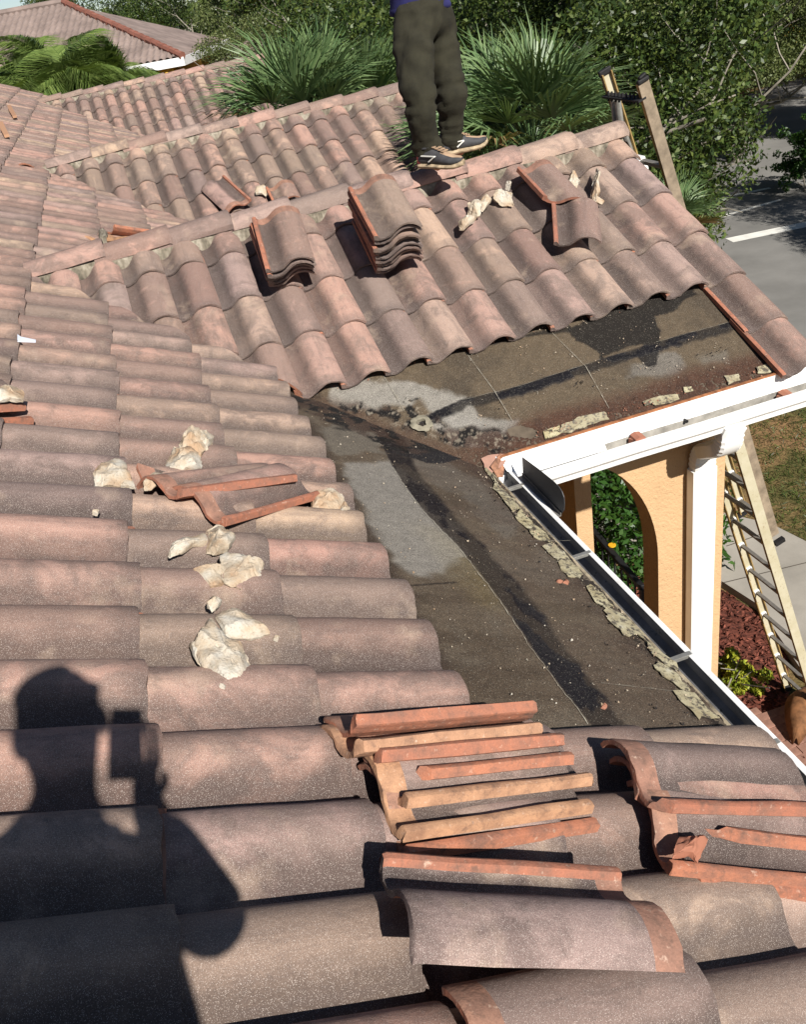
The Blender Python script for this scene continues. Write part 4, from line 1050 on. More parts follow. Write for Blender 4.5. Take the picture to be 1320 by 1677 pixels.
lump([(0,640),(0,628),(20,632),(40,645),(38,655),(15,652),(-10,655)], lambda a, b: at_A(a, b, .10), .035, 'orange stained mortar lump on top of the left edge pile', 40)
gk = dict(nor=NRG)
lump([(748,374),(752,360),(775,352),(778,362),(760,376)], cBl, .05, 'brown mortar finger lowest on the gable slope', 41, **gk)
lump([(763,350),(766,332),(780,326),(790,336),(786,354),(774,360)], cBl, .07, 'cream mortar knob beside the brown finger', 42, **gk)
lump([(782,338),(790,325),(804,317),(806,326),(790,345)], cBl, .035, 'slim tan mortar bar linking the two knobs', 43, **gk)
lump([(808,326),(812,312),(826,306),(838,318),(841,336),(822,336)], cBl, .07, 'cream mortar block just left of the two dropped tiles', 44, **gk)
lump([(826,308),(832,296),(838,300),(834,312)], cBl, .06, 'pale pointed mortar chip on the uphill side of the cream block', 45, **gk)
lump([(930,304),(932,286),(942,282),(948,298),(944,312)], cBl, .07, 'brown mortar tooth under the ridge near the ladder', 46, **gk)
lump([(968,330),(972,300),(976,280),(983,290),(982,318),(974,332)], cBl, .10, 'curved shell of mortar standing near the ladder', 47, **gk)
lump([(966,322),(974,318),(990,330),(986,335),(974,332)], cBl, .03, 'small pale mortar foot below the curved shell', 48, **gk)
lump([(418,318),(420,304),(430,302),(440,310),(436,320)], lambda a, b: at_G('C', a, b, .05), .06, 'ochre mortar lump beside the half tile on the middle gable', 49, **gk)
lump([(158,402),(159,374),(168,371),(174,380),(172,400)], lambda a, b: at_A(a, b, .04), .07, 'dark mossy mortar plug in the valley behind the long ridge', 50, mats=M['mortar'])
lump([(1103,1402),(1112,1372),(1140,1360),(1158,1378),(1150,1412),(1130,1398)], lambda a, b: at_A(a, b, .095), .025, 'triangular red shard lying on the broken rimmed tile', 51, 'tile fragment', 'tile fragments', M['clay'], 'tile_shard')
for px, py, g_, lab in ((917,952,'A','pink tile crumb on the stripped felt by the gutter'), (989,1157,'A','pale pink chip on the felt near the last gutter hanger'), (928,953,'A','smaller pink crumb beside the felt crumb')):
    lump([(px-6,py+1),(px-1,py-5),(px+6,py-1),(px+3,py+4)], lambda a, b: at_A(a, b, hF+.004), .008, lab, 60+px % 7, 'tile fragment', 'tile fragments', M['clay'], 'tile_shard')
# shards fallen in the gutter of the gable
for px, py, lab in ((1046,716,'orange tile shard stuck in the white gutter, the one nearer the splash guard'), (1288,646,'orange tile shard stuck in the white gutter near the right edge')):
    c = at_y(px, py+2, 3.40); mb = MB()
    o_ = [(-.035,-.02),(-.03,.012),(-.008,.022),(.02,.016),(.036,-.022)]
    mb.extrude([c+Vector((a, -.03, b)) for a, b in o_], (0, .055, .006)); mb.box(c+Vector((-.02, .0, -.02)), (.03, .05, .05), Matrix.Rotation(.4, 3, 'Z'))
    o = part('tile_shard', mb, M['clay'], smooth=30); tag(o, lab, 'tile fragment', 'shards in the white gutter')
crumbs('gutter_grit', [(rg.uniform(xi+.01, xi+.06), rg.uniform(1.2, 3.4), zg-.097) for k in range(260)], .0015, .006, M['cream'], house)
# scrap of flashing paper
s_ = [at_A(px, py, .05) for px, py in ((28,548),(34,552),(58,557),(58,561),(28,560))]
mb = MB(); mb.extrude(s_, (0, 0, .002)); tag(part('paper_scrap', mb, M['paper']), 'small pale blue scrap lying on the tiles at the left', 'scrap')

# ================================================================== people
def skin_mesh(name, joints, bones, mats, parent, sub=2, root=None, disp=None):
    """joints: name -> (position, radius or (rx, ry)); bones: pairs. One continuous skinned surface."""
    keys = list(joints); me = bpy.data.meshes.new(name)
    me.from_pydata([tuple(joints[k][0]) for k in keys], [(keys.index(a), keys.index(b)) for a, b in bones], []); me.update()
    o = place(name, me, parent); me.materials.append(mats)
    mod = o.modifiers.new('skin', 'SKIN'); mod.use_smooth_shade = True; mod.branch_smoothing = 0.3
    if not me.skin_vertices: bpy.context.view_layer.update()
    for i, k in enumerate(keys):
        r = joints[k][1]; me.skin_vertices[0].data[i].radius = r if isinstance(r, tuple) else (r, r)
        me.skin_vertices[0].data[i].use_root = (k == root)
    s = o.modifiers.new('sub', 'SUBSURF'); s.levels = sub; s.render_levels = sub
    if disp:
        for size, st in disp:
            tx = bpy.data.textures.new(name+'_folds', 'CLOUDS'); tx.noise_scale = size; tx.noise_depth = 3
            d = o.modifiers.new('folds', 'DISPLACE'); d.texture = tx; d.strength = st; d.mid_level = 0.5
    # bake so that the saved object is a plain mesh
    dg = bpy.context.evaluated_depsgraph_get(); dg.update()
    nm = bpy.data.meshes.new_from_object(o.evaluated_get(dg)); o.modifiers.clear(); o.data = nm
    nm.materials.clear(); nm.materials.append(mats); nm.shade_smooth()
    return o
def hand(J, B, wrist, d, side, curl, tag_, s=1.0):
    """five fingers chained out of the palm, added to a joint table"""
    d = Vector(d).normalized(); side = Vector(side); side = (side-d*side.dot(d)).normalized(); n = d.cross(side)
    J[tag_+'palm'] = (wrist+d*0.05*s, (0.030*s, 0.016*s)); B.append((tag_+'wrist', tag_+'palm'))
    for i, (off, L) in enumerate(((-.028, .085), (-.010, .095), (.009, .088), (.026, .068))):
        p = wrist+d*0.085*s+side*off*s; prev = tag_+'palm'
        for k in range(3):
            nm = '%sf%d%d' % (tag_, i, k); J[nm] = (p, (0.0085-0.001*k)*s); B.append((prev, nm)); prev = nm
            a = curl*(k+0.6); p = p+(d*math.cos(a)+n*math.sin(a))*L*s/3
        J['%sf%d3' % (tag_, i)] = (p, 0.0062*s); B.append((prev, '%sf%d3' % (tag_, i)))
    p = wrist+d*0.03*s-side*0.034*s; J[tag_+'t0'] = (p, 0.011*s); B.append((tag_+'palm', tag_+'t0'))
    p2 = p+(d*0.6-side*0.5+n*0.3)*0.035*s; J[tag_+'t1'] = (p2, 0.0095*s); B.append((tag_+'t0', tag_+'t1'))
    J[tag_+'t2'] = (p2+(d*0.9+n*0.4)*0.028*s, 0.0075*s); B.append((tag_+'t1', tag_+'t2'))
def head_parts(parent, c, fwd, R=1.0, hair=True):
    """features set on the head of a figure: eyes, nose, ears, mouth, hair"""
    f = Vector(fwd).normalized(); up = Vector((0, 0, 1)); s = f.cross(up).normalized(); up = s.cross(f)
    def ball(name, p, r, mat):
        bm = bmesh.new(); bmesh.ops.create_uvsphere(bm, u_segments=14, v_segments=10, radius=1)
        for v in bm.verts: v.co = (s*v.co.x*r[0]+f*v.co.y*r[1]+up*v.co.z*r[2])+p
        me = bpy.data.meshes.new(name); bm.to_mesh(me); bm.free(); me.materials.append(mat); me.shade_smooth(); return place(name, me, parent)
    for q in (-1, 1):
        ball('eye', c+f*.078+s*q*.031+up*.005, (.013, .010, .010), M['paint'])
        ball('ear', c+s*q*.077-f*.005-up*.01, (.012, .022, .033), M['skin'])
    ball('nose', c+f*.096-up*.022, (.014, .018, .022), M['skin']); ball('mouth', c+f*.084-up*.058, (.024, .008, .007), simple('lips', lin(150,92,82), 0.6))
    if hair: ball('hair', c-f*.014+up*.040, (.086, .102, .088), M['hair'])
    if hair:
        for q in range(26):
            a = q*2.399; e = .35+.9*((q*.618) % 1); ball('hair_tuft', c-f*.010+up*.035+(s*math.cos(a)*math.cos(e)*.072+f*math.sin(a)*math.cos(e)*.086+up*math.sin(e)*.078), (.026, .026, .022), M['hair'])
def shoe(parent, heel, toe, width=0.098, mats=('shoe_dark','shoe_tan'), up=Vector((0,0,1))):
    f = (toe-heel); L = f.length; f.normalize(); s = f.cross(up).normalized(); u = s.cross(f)
    st = [(0,.30,.060),(.04,.36,.086),(.14,.40,.098),(.28,.40,.100),(.40,.42,.092),(.54,.47,.076),(.68,.50,.062),(.82,.47,.050),(.93,.36,.040),(1.0,.14,.026)]
    def loft(name, secs, mat, par, faces_mat=None):
        mb = MB(); n = len(secs[0])
        for r in secs: mb.v += [tuple(q) for q in r]
        for i in range(len(secs)-1):
            for k in range(n): mb.f.append((i*n+k, i*n+(k+1) % n, (i+1)*n+(k+1) % n, (i+1)*n+k)); mb.m.append(faces_mat(i, k) if faces_mat else 0)
        mb.f += [tuple(range(n))[::-1], tuple((len(secs)-1)*n+k for k in range(n))]; mb.m += [0, 0]
        return part(name, mb, mat, par, smooth=50)
    def sec(t, w, h, z0, z1, up_curve=True):
        lift = 0.018*max(0, (t-.75)/.25)**2; out = []
        c = heel+f*L*t+u*lift
        for a in np.linspace(0, 2*math.pi, 16, endpoint=False):
            cx = math.copysign(abs(math.cos(a))**0.7, math.cos(a)); cz = math.copysign(abs(math.sin(a))**0.8, math.sin(a))
            out.append(c+s*cx*w*width*(1.0 if cz < 0.2 else 1-.35*cz)+u*(z0+(z1-z0)*(cz+1)/2))
        return out
    body = loft('shoe', [sec(t, w, h, .022, .022+h) for t, w, h in st], [M[mats[0]], M[mats[1]]], parent, lambda i, k: 1 if (i >= 5 and 2 <= k <= 6) else 0)
    loft('sole', [sec(t-(.012 if t == 0 else 0)+(.02 if t == 1 else 0), w*1.12+.01, 0, 0.0, .034) for t, w, h in st], M['shoe_sole'], body)
    mb = MB()
    for i, t in enumerate((.36, .43, .50, .57)):
        h = np.interp(t, [q[0] for q in st], [q[2] for q in st])+.024
        c = heel+f*L*t+u*h; mb.bar(c-s*.026, c+s*.026+f*.012, .008, .007, up=u); mb.bar(c+s*.026, c-s*.026+f*.012, .008, .006, up=u)
    part('lace', mb, M['shoe_tan'], body)
    mb = MB(); c = heel+f*L*.02+u*.055; mb.bar(c-s*.03, c+s*.03, .02, .05, up=u); part('heel_patch', mb, M['shoe_red'], body)
    # side flash
    mb = MB()
    for q in (-1, 1):
        p0 = heel+f*L*.30+s*q*width*.44+u*.045; p1 = heel+f*L*.46+s*q*width*.50+u*.075
        mb.bar(p0, p1, .006, .016, up=s); mb.bar(heel+f*L*.12+s*q*width*.42+u*.075, p1, .005, .010, up=s)
    part('side_stripe', mb, M['paint'], body)
    # collar
    mb = MB(); cc = heel+f*L*.17+u*.118
    mb.tube([cc+f*.045*math.cos(a)+s*.034*math.sin(a) for a in np.linspace(0, 2*math.pi, 15)], .010, 6, cap=False); part('collar', mb, M['shoe_dark'], body, smooth=60)
    return body
ybR, zbR = GAB['B']; RT = H+zbR
# ---- the man standing on the ridge; he looks to the right and a little towards us
man = empty('person', (1.78, 5.36, RT+.09), 'person in olive trousers and navy shirt standing on the ridge in dirty trainers', 'person')
man_inv = man.matrix_basis.inverted()
def W2L(p, inv): return inv @ Vector(p)
def mp(px, py, y): return Vector(at_y(px, py, y))
nearA, farA = mp(704, 262, 5.26), mp(739, 240, 5.44)          # ankles
nK, fK = mp(686, 165, 5.16), mp(738, 152, 5.36)               # knees
nH, fH = mp(672, 42, 5.33), mp(713, 44, 5.47)                 # hips
pelv = (nH+fH)/2+Vector((0, 0, .06)); fw = Vector((.93, -.36, 0)).normalized(); rt = Vector((fw.y, -fw.x, 0))
chest = pelv+Vector((-.01, 0, .38)); neck = chest+Vector((0, 0, .17)); headc = neck+Vector((0, 0, .15))+fw*.02
shN, shF = chest+rt*.17+Vector((0, 0, .10)), chest-rt*.17+Vector((0, 0, .10))
elN, elF = shN+Vector((.02, 0, -.25))+rt*.05, shF+Vector((.04, 0, -.25))-rt*.05
wrN, wrF = elN+fw*.19+Vector((0, 0, .10))-rt*.05, elF+fw*.19+Vector((0, 0, .12))+rt*.05
L_ = lambda p: man_inv @ Vector(p)
J = {'pelvis': (L_(pelv), (.135, .10)), 'waist': (L_(pelv+Vector((0, 0, .18))), (.125, .09)), 'chest': (L_(chest), (.15, .10)), 'neck': (L_(neck), .052), 'neck2': (L_(neck+Vector((0, 0, .05))), .052),
     'head': (L_(headc), (.074, .088)), 'head2': (L_(headc+Vector((0, 0, .06))), (.070, .080)),
     'shN': (L_(shN), .062), 'shF': (L_(shF), .062), 'elN': (L_(elN), .042), 'elF': (L_(elF), .042), 'Nwrist': (L_(wrN), .027), 'Fwrist': (L_(wrF), .027),
     'hN': (L_(nH), .085), 'hF': (L_(fH), .085), 'kN': (L_(nK), .056), 'kF': (L_(fK), .056), 'aN': (L_(nearA), .040), 'aF': (L_(farA), .040),
     'tN': (L_(nearA+Vector((.05, -.05, -.05))), .030), 'tF': (L_(farA+Vector((.08, .0, -.05))), .030)}
B = [('pelvis','waist'),('waist','chest'),('chest','neck'),('neck','neck2'),('neck2','head'),('head','head2'),('chest','shN'),('chest','shF'),('shN','elN'),('shF','elF'),('elN','Nwrist'),('elF','Fwrist'),
     ('pelvis','hN'),('pelvis','hF'),('hN','kN'),('hF','kF'),('kN','aN'),('kF','aF'),('aN','tN'),('aF','tF')]
hand(J, B, L_(wrN), (wrN-elN), fw, .35, 'N'); hand(J, B, L_(wrF), (wrF-elF), fw, .35, 'F')
skin_mesh('body', J, B, M['skin'], man, 2, 'pelvis')
def legpts(Hp, K, A, tagn, rad, cuff):
    a = Hp.lerp(K, .35); b = Hp.lerp(K, .72); c = K.lerp(A, .32); d = K.lerp(A, .68); e = A+(A-K).normalized()*.005
    return {tagn+'0': (L_(Hp), rad[0]), tagn+'1': (L_(a), rad[1]), tagn+'2': (L_(b), rad[2]), tagn+'3': (L_(K), rad[3]), tagn+'4': (L_(c), rad[4]), tagn+'5': (L_(d), rad[5]), tagn+'6': (L_(A.lerp(K, .10)), rad[6]), tagn+'7': (L_(e), cuff)}
J = {'top': (L_(pelv+Vector((0, 0, .12))), (.17, .13)), 'p': (L_(pelv), (.19, .15))}
J.update(legpts(nH+(nK-nH)*.08, nK, nearA, 'n', ((.128,.120), .122, .110, .098, .090, .080, .074), .058)); J.update(legpts(fH+(fK-fH)*.08, fK, farA, 'f', ((.124,.118), .118, .106, .094, .085, .076, .072), .056))
B = [('top','p'), ('p','n0'), ('p','f0')]+[('%s%d' % (q, i), '%s%d' % (q, i+1)) for q in 'nf' for i in range(7)]
tro = skin_mesh('trousers', J, B, M['trouser'], man, 3, 'p', disp=[(.16, .045), (.05, .018)])
me = tro.data; nv = len(me.vertices); co = np.zeros(nv*3, np.float32); no = np.zeros(nv*3, np.float32); me.vertices.foreach_get('co', co); me.vertices.foreach_get('normal', no); co = co.reshape(-1, 3); no = no.reshape(-1, 3)
z_ = co[:, 2]; za = L_(nearA).z; zk = L_(nK).z; zh = L_(nH).z
ang = np.arctan2(co[:, 1]-np.where(co[:, 1] > .02, .08, -.1), co[:, 0])
wr = lambda fz, fa, sd: 1-2*np.abs(fbm(z_*fz+.35*np.sin(ang*2+sd), ang*fa+co[:, 1]*3, sd, 3)-.5)*2
amt = .020*np.exp(-((z_-za-.06)/.09)**2)*wr(26, .9, 3)+.018*np.exp(-((z_-zk+.03)/.10)**2)*wr(15, .8, 4)+.014*np.exp(-((z_-zh+.06)/.13)**2)*wr(9, 1.6, 5)+.009*wr(5, 2.6, 6)-.010
me.vertices.foreach_set('co', (co+no*amt[:, None]).astype(np.float32).ravel()); me.update()
J = {'hem': (L_(pelv+Vector((0, 0, -.015))), (.215, .165)), 'mid': (L_(pelv+Vector((0, 0, .20))), (.205, .155)), 'ch': (L_(chest), (.20, .14)), 'nk': (L_(neck-Vector((0, 0, .03))), .075),
     'aN': (L_(shN), .082), 'aN2': (L_(shN.lerp(elN, .75)), .066), 'aF': (L_(shF), .082), 'aF2': (L_(shF.lerp(elF, .75)), .066)}
skin_mesh('shirt', J, [('hem','mid'),('mid','ch'),('ch','nk'),('ch','aN'),('aN','aN2'),('ch','aF'),('aF','aF2')], M['navy'], man, 3, 'mid', disp=[(.09, .028)])
head_parts(man, L_(headc)+Vector((0, 0, .02)), fw)
h1, t1 = mp(691, 284, 5.24), mp(741, 316, 5.09); h2, t2 = mp(726, 264, 5.42), mp(799, 262, 5.40)
h1.z = h2.z = RT+.120; t1.z = RT+.095; t2.z = RT+.125
for h_, t_, ank in ((h1, t1, nearA), (h2, t2, farA)):
    d = (t_-h_); d.z *= .4; d.normalize()
    s0 = shoe(man, L_(h_), L_(h_+d*.285), up=Vector((0, 0, 1)))
# ---- the photographer, behind and around the lens (only the shadow is in view)
ph = empty('person', (-0.22, -0.34, zA(-0.22, .05)), 'person taking the picture with a phone, seen only as a shadow on the near tiles', 'person')
pinv = ph.matrix_basis.inverted(); P_ = lambda x, y, z: pinv @ Vector((x, y, z+H))
hc = (-.098, -.27, .248); footz = ZA+.10+.06
J = {'pelvis': (P_(-.17, -.36, -.50), (.150, .105)), 'waist': (P_(-.165, -.35, -.30), (.140, .10)), 'chest': (P_(-.185, -.33, -.08), (.165, .11)), 'neck': (P_(-.135, -.30, .075), .058), 'neck2': (P_(-.112, -.285, .14), .058),
     'head': (P_(*hc), (.080, .092)), 'head2': (P_(hc[0], hc[1], hc[2]+.055), (.074, .082)),
     'shR': (P_(-.03, -.32, -.065), .062), 'elR': (P_(.030, -.20, -.335), .048), 'Rwrist': (P_(-.037, -.115, -.130), .034),
     'shL': (P_(-.36, -.32, -.02), .066), 'elL': (P_(-.43, -.28, -.27), .046), 'Lwrist': (P_(-.42, -.16, -.49), .030),
     'hR': (P_(-.11, -.36, -.56), .085), 'hL': (P_(-.30, -.36, -.56), .085), 'kR': (P_(-.10, -.33, -.92), .060), 'kL': (P_(-.33, -.36, -.90), .060), 'aR': (P_(-.10, -.36, -1.23), .042), 'aL': (P_(-.34, -.40, -1.13), .042)}
B = [('pelvis','waist'),('waist','chest'),('chest','neck'),('neck','neck2'),('neck2','head'),('head','head2'),('chest','shR'),('shR','elR'),('elR','Rwrist'),('chest','shL'),('shL','elL'),('elL','Lwrist'),
     ('pelvis','hR'),('pelvis','hL'),('hR','kR'),('kR','aR'),('hL','kL'),('kL','aL')]
hand(J, B, P_(-.037, -.115, -.130), Vector((.288, .452, .844)), Vector((-.939, .288, -.189)), .12, 'R', .95); hand(J, B, P_(-.42, -.16, -.49), Vector((0, .1, -.3)), Vector((1, 0, 0)), .3, 'L')
skin_mesh('body', J, B, M['skin'], ph, 2, 'pelvis')
J = {'hem': (P_(-.17, -.36, -.52), (.175, .125)), 'w': (P_(-.165, -.35, -.30), (.165, .115)), 'c': (P_(-.185, -.33, -.08), (.180, .125)), 'n': (P_(-.14, -.305, .04), .078), 'r': (P_(-.025, -.32, -.055), .080), 'r2': (P_(.015, -.24, -.24), .066), 'r3': (P_(.030, -.195, -.330), .054), 'r4': (P_(-.006, -.145, -.225), .052), 'r5': (P_(-.034, -.118, -.148), .050), 'l': (P_(-.36, -.32, -.02), .082), 'l2': (P_(-.40, -.29, -.19), .066)}
skin_mesh('shirt', J, [('hem','w'),('w','c'),('c','n'),('c','r'),('r','r2'),('r2','r3'),('r3','r4'),('r4','r5'),('c','l'),('l','l2')], M['grey_shirt'], ph, 2, 'w')
J = {'p': (P_(-.17, -.36, -.53), (.165, .125)), 'r': (P_(-.11, -.36, -.60), .105), 'r2': (P_(-.10, -.33, -.92), .082), 'r3': (P_(-.10, -.36, -1.21), .066), 'l': (P_(-.30, -.36, -.60), .105), 'l2': (P_(-.33, -.36, -.90), .082), 'l3': (P_(-.34, -.40, -1.11), .066)}
skin_mesh('trousers', J, [('p','r'),('r','r2'),('r2','r3'),('p','l'),('l','l2'),('l2','l3')], M['denim'], ph, 2, 'p')
head_parts(ph, P_(*hc), (0, 1, -.25))
for x, y in ((-.10, -.42), (-.34, -.46)):
    z = ZA-TA*x+.045; shoe(ph, P_(x, y, z), P_(x-.02, y+.27, z))
phone = empty('phone', (-.021, -.012, H-.040), 'black phone held up in front of the person taking the picture', 'phone')
cx_, cy_, cz_ = Vector(CAM[0]), Vector(-CAM[1]), Vector(-CAM[2])
pm = Matrix((cx_, cy_, cz_)).transposed().to_4x4()
# slim slab right behind the lens, its camera corner at the lens
off = Vector((-.024, -.058, .012))
phone.location = Vector((0, 0, H))+pm.to_3x3() @ off; phone.rotation_euler = pm.to_euler()
mb = MB(); mb.box((0, 0, 0), (.068, .140, .008)); part('case', mb, M['black'], phone, bevel=.003)
mb = MB(); mb.box((0, 0, .0045), (.060, .124, .001)); part('screen', mb, M['glass'], phone)
mb = MB(); mb.tube([(.024, .058, -.0042), (.024, .058, -.0052)], .005, 14); part('lens_ring', mb, M['galv'], phone)

# ================================================================== ladder at the gable end
ladder = empty('extension_ladder', (4.977, 5.70, 0), 'worn yellow fibreglass extension ladder leaning past the end of the tiled ridge', 'ladder')
LB = Vector((4.977, 5.70, 0.0)); TH = 1.26136; LD = Vector((-math.cos(TH), 0, math.sin(TH))); LN = Vector((math.sin(TH), 0, math.cos(TH)))
LI = lambda p: Vector(p)-LB
def rail(name, y, t0, t1, off, web, depth, mats):
    a = LB+LD*t0+LN*off; b = LB+LD*t1+LN*off; a.y = b.y = y
    mb = MB(); a, b = LI(a), LI(b)
    mb.bar(a, b, depth, web, up=(0, 1, 0), mat=0)
    s = -1 if y > 5.45 else 1
    for q in (-1, 1):
        mb.bar(a+LN*q*(depth/2-.004)+Vector((0, s*.014, 0)), b+LN*q*(depth/2-.004)+Vector((0, s*.014, 0)), .008, .030, up=(0, 1, 0), mat=1)
    return part(name, mb, mats, ladder)
yl, yr = 5.70, 5.19
def reach(y, off, py):
    for t in np.linspace(4, 8, 801):
        p = LB+LD*t+LN*off; p.y = y
        if project(p)[1] <= py: return float(t)
    return 6.8
tL, tR = reach(yl-.035, .125, 120), reach(yr+.035, .125, 134)
rail('base_rail', yl, 0.02, 3.95, .03, .006, .085, [M['fibre'], M['fibre_edge']]); rail('base_rail', yr, 0.02, 3.95, .03, .006, .085, [M['fibre'], M['fibre_edge']])
rail('fly_rail', yl-.035, 2.55, tL, .125, .006, .075, [M['fibre'], M['fibre_edge']]); rail('fly_rail', yr+.035, 2.55, tR, .125, .006, .075, [M['fibre_worn'], M['fibre_edge']])
k = 0
for i in range(12):
    t = .26+i*.32; c = LI(LB+LD*t+LN*.03)
    mb = MB(); mb.bar((c.x, yl-5.70, c.z), (c.x, yr-5.70, c.z), .034, .030, up=LD); part('rung', mb, M['alu'], ladder, bevel=.004)
    mb = MB()
    for y in (yl-.012, yr+.012): mb.bar((c.x, y-5.70-.012, c.z), (c.x, y-5.70+.012, c.z), .050, .044, up=LD)
    part('rung_bracket', mb, M['white_clean'], ladder)
for i in range(14):
    t = 2.70+i*.32
    if t > tR-.3: break
    c = LI(LB+LD*t+LN*.125); mb = MB(); mb.bar((c.x, yl-.04-5.70, c.z), (c.x, yr+.04-5.70, c.z), .032, .028, up=LD); part('rung', mb, M['alu'], ladder, bevel=.004)
    mb = MB()
    for y in (yl-.05, yr+.05): mb.bar((c.x, y-5.70-.010, c.z), (c.x, y-5.70+.010, c.z), .046, .040, up=LD)
    part('rung_bracket', mb, M['white_clean'], ladder)
for y in (yl, yr):
    c = LI(LB+LD*3.93); c.y = y-5.70; mb = MB(); mb.bar(c-LN*.03, c+LN*.175, .046, .05, up=LD); part('guide_bracket', mb, M['alu'], ladder)
    c = LI(LB+LD*2.50); c.y = y-5.70; mb = MB(); mb.bar(c+LN*.08, c+LN*.17, .04, .04, up=LD); part('rung_lock', mb, M['rubber'], ladder)
    c = LI(LB+LD*.03+LN*.03); c.y = y-5.70; mb = MB(); mb.box((c.x, c.y, .04), (.11, .05, .07)); part('rubber_foot', mb, M['rubber'], ladder, bevel=.01)
ce = LI(LB+LD*(tR+.01)+LN*.125); ce.y = yr+.035-5.70; mb = MB(); mb.bar(ce-LN*.040, ce+LN*.040, .030, .03, up=LD); mb.bar(ce-LN*.025+LD*.02, ce+LN*.030+LD*.03, .03, .02, up=LD); part('rail_cap', mb, M['rubber'], ladder, bevel=.01)
ce = LI(LB+LD*(tL+.005)+LN*.125); ce.y = yl-.035-5.70; mb = MB(); mb.bar(ce-LN*.045, ce+LN*.045, .030, .04, up=LD); part('rail_cap', mb, M['rubber'], ladder, bevel=.008)
ce = LI(LB+LD*(tR-.09)+LN*.085); mb = MB(); mb.bar((ce.x, yl-.03-5.70, ce.z), (ce.x, yr+.03-5.70, ce.z), .012, .055, up=LN)
for q in range(9): mb.bar((ce.x-.008, yl-.08-q*.045-5.70, ce.z-.03), (ce.x-.008, yl-.08-q*.045-5.70, ce.z+.03), .010, .010)
part('strap', mb, M['rubber'], ladder)
c0 = LI(LB+LD*(tL-.16)+LN*.11); c1 = LI(LB+LD*(tL-.56)+LN*.10); mb = MB()
for y in (yl-.07, yl-.125): mb.tube([(c0.x, y-5.70, c0.z), (c0.x+.01, y-5.70-.01, c0.z-.16), (c1.x, y-5.70+.015, c1.z)], [.020, .024, .018], 9)
part('end_stabiliser', mb, M['galv'], ladder, smooth=40)
mb = MB(); c1 = LI(LB+LD*(tL-.62)+LN*.12); mb.bar((c1.x, yl-.02-5.70, c1.z), (c1.x, yl-.17-5.70, c1.z), .07, .10, up=LD); part('stabiliser_bracket', mb, M['white'], ladder, bevel=.01)

# ================================================================== ground
def sheet(name, pts, z, mat, kind='structure'):
    mb = MB(); mb.add([(x, y, z) for x, y in pts], [tuple(range(len(pts)))]); me = mb.mesh(name); finish(me, mat)
    if me.polygons[0].normal.z < 0: me.flip_normals()
    o = place(name, me); o['kind'] = kind; return o
sheet('ground', [(-260, -120), (300, -120), (300, 420), (-260, 420)], 0.0, M['ground'])
gz = lambda px, py: tuple(at_z(px, py)[:2])
walk = [(3.3, 11.6), (4.6, 10.9), gz(1186, 850), gz(1263, 868), gz(1320, 897), (8.1, 6.2), (9.0, 3.4), (6.3, 3.4), gz(1320, 1120), gz(1290, 1075), gz(1240, 1000), gz(1183, 963), (5.2, 8.0), (4.2, 9.2), (2.6, 10.6)]
wk = MB(); wk.extrude([(x, y, 0.10) for x, y in walk], (0, 0, -.14)); part('path', wk, M['concrete'])['kind'] = 'structure'
gv = MB()
for (a, b) in ((gz(1186, 965), gz(1330, 930)), (gz(1190, 905), gz(1262, 880)), ((4.4, 9.4), (5.0, 10.5))): gv.bar((a[0], a[1], .1015), (b[0], b[1], .1015), .014, .004)
part('path_joint', gv, simple('dark_joint', lin(84,78,70), .95), None)['kind'] = 'structure'
sheet('mulch_bed', [(2.76, 3.0), (4.1, 3.7), gz(1290, 1155), gz(1292, 1080), gz(1240, 1004), gz(1183, 967), (4.9, 8.1), (2.76, 8.9)], .012, M['mulch'])
DRIVE = [(9.6, 9.8), (16.0, 7.5), (40, 5), (46, 28), (30, 38), (15.2, 31), (12.6, 24.0), (10.9, 17.0), (9.9, 13.6)]
sheet('driveway', DRIVE, .016, M['asphalt'])
def stripe(a, b, w):
    a = Vector((*a, .022)); b = Vector((*b, .022)); d = (b-a).normalized(); n = Vector((-d.y, d.x, 0))*w/2
    sheet('parking_line', [(a+n)[:2], (b+n)[:2], (b-n)[:2], (a-n)[:2]], .022, M['paint'])
stripe(gz(1195, 395), (gz(1325, 369)[0]+3, gz(1325, 369)[1]-.4), .42); stripe(gz(1160, 362), gz(1280, 328), .14); stripe(gz(1195, 322), gz(1262, 309), .16); stripe(gz(1120, 372), gz(1200, 352), .12)
# red pavers by the ladder foot
PV = []; mbp = MB(); mbp.box((0, 0, 0), (.196, .096, .05)); pme = mbp.mesh('paver'); fix_normals(pme); finish(pme, M['paver'])
pav = empty('paver_path', (4.6, 5.2, 0), 'small red paver path beside the mulch at the foot of the ladder', 'paving')
for i in range(9):
    for j in range(13):
        x, y = 4.05+.2*i+(.1 if j % 2 else 0), 4.55+.1*j
        if (x-4.05)*0.42+(y-4.55) > 1.25 or y > 5.62: continue
        mw = Matrix.Translation((x-4.6, y-5.2, .03+RNG.normal(0, .003))) @ Matrix.Rotation(RNG.normal(0, .02), 4, 'Z'); place('paver', pme, pav, mw)
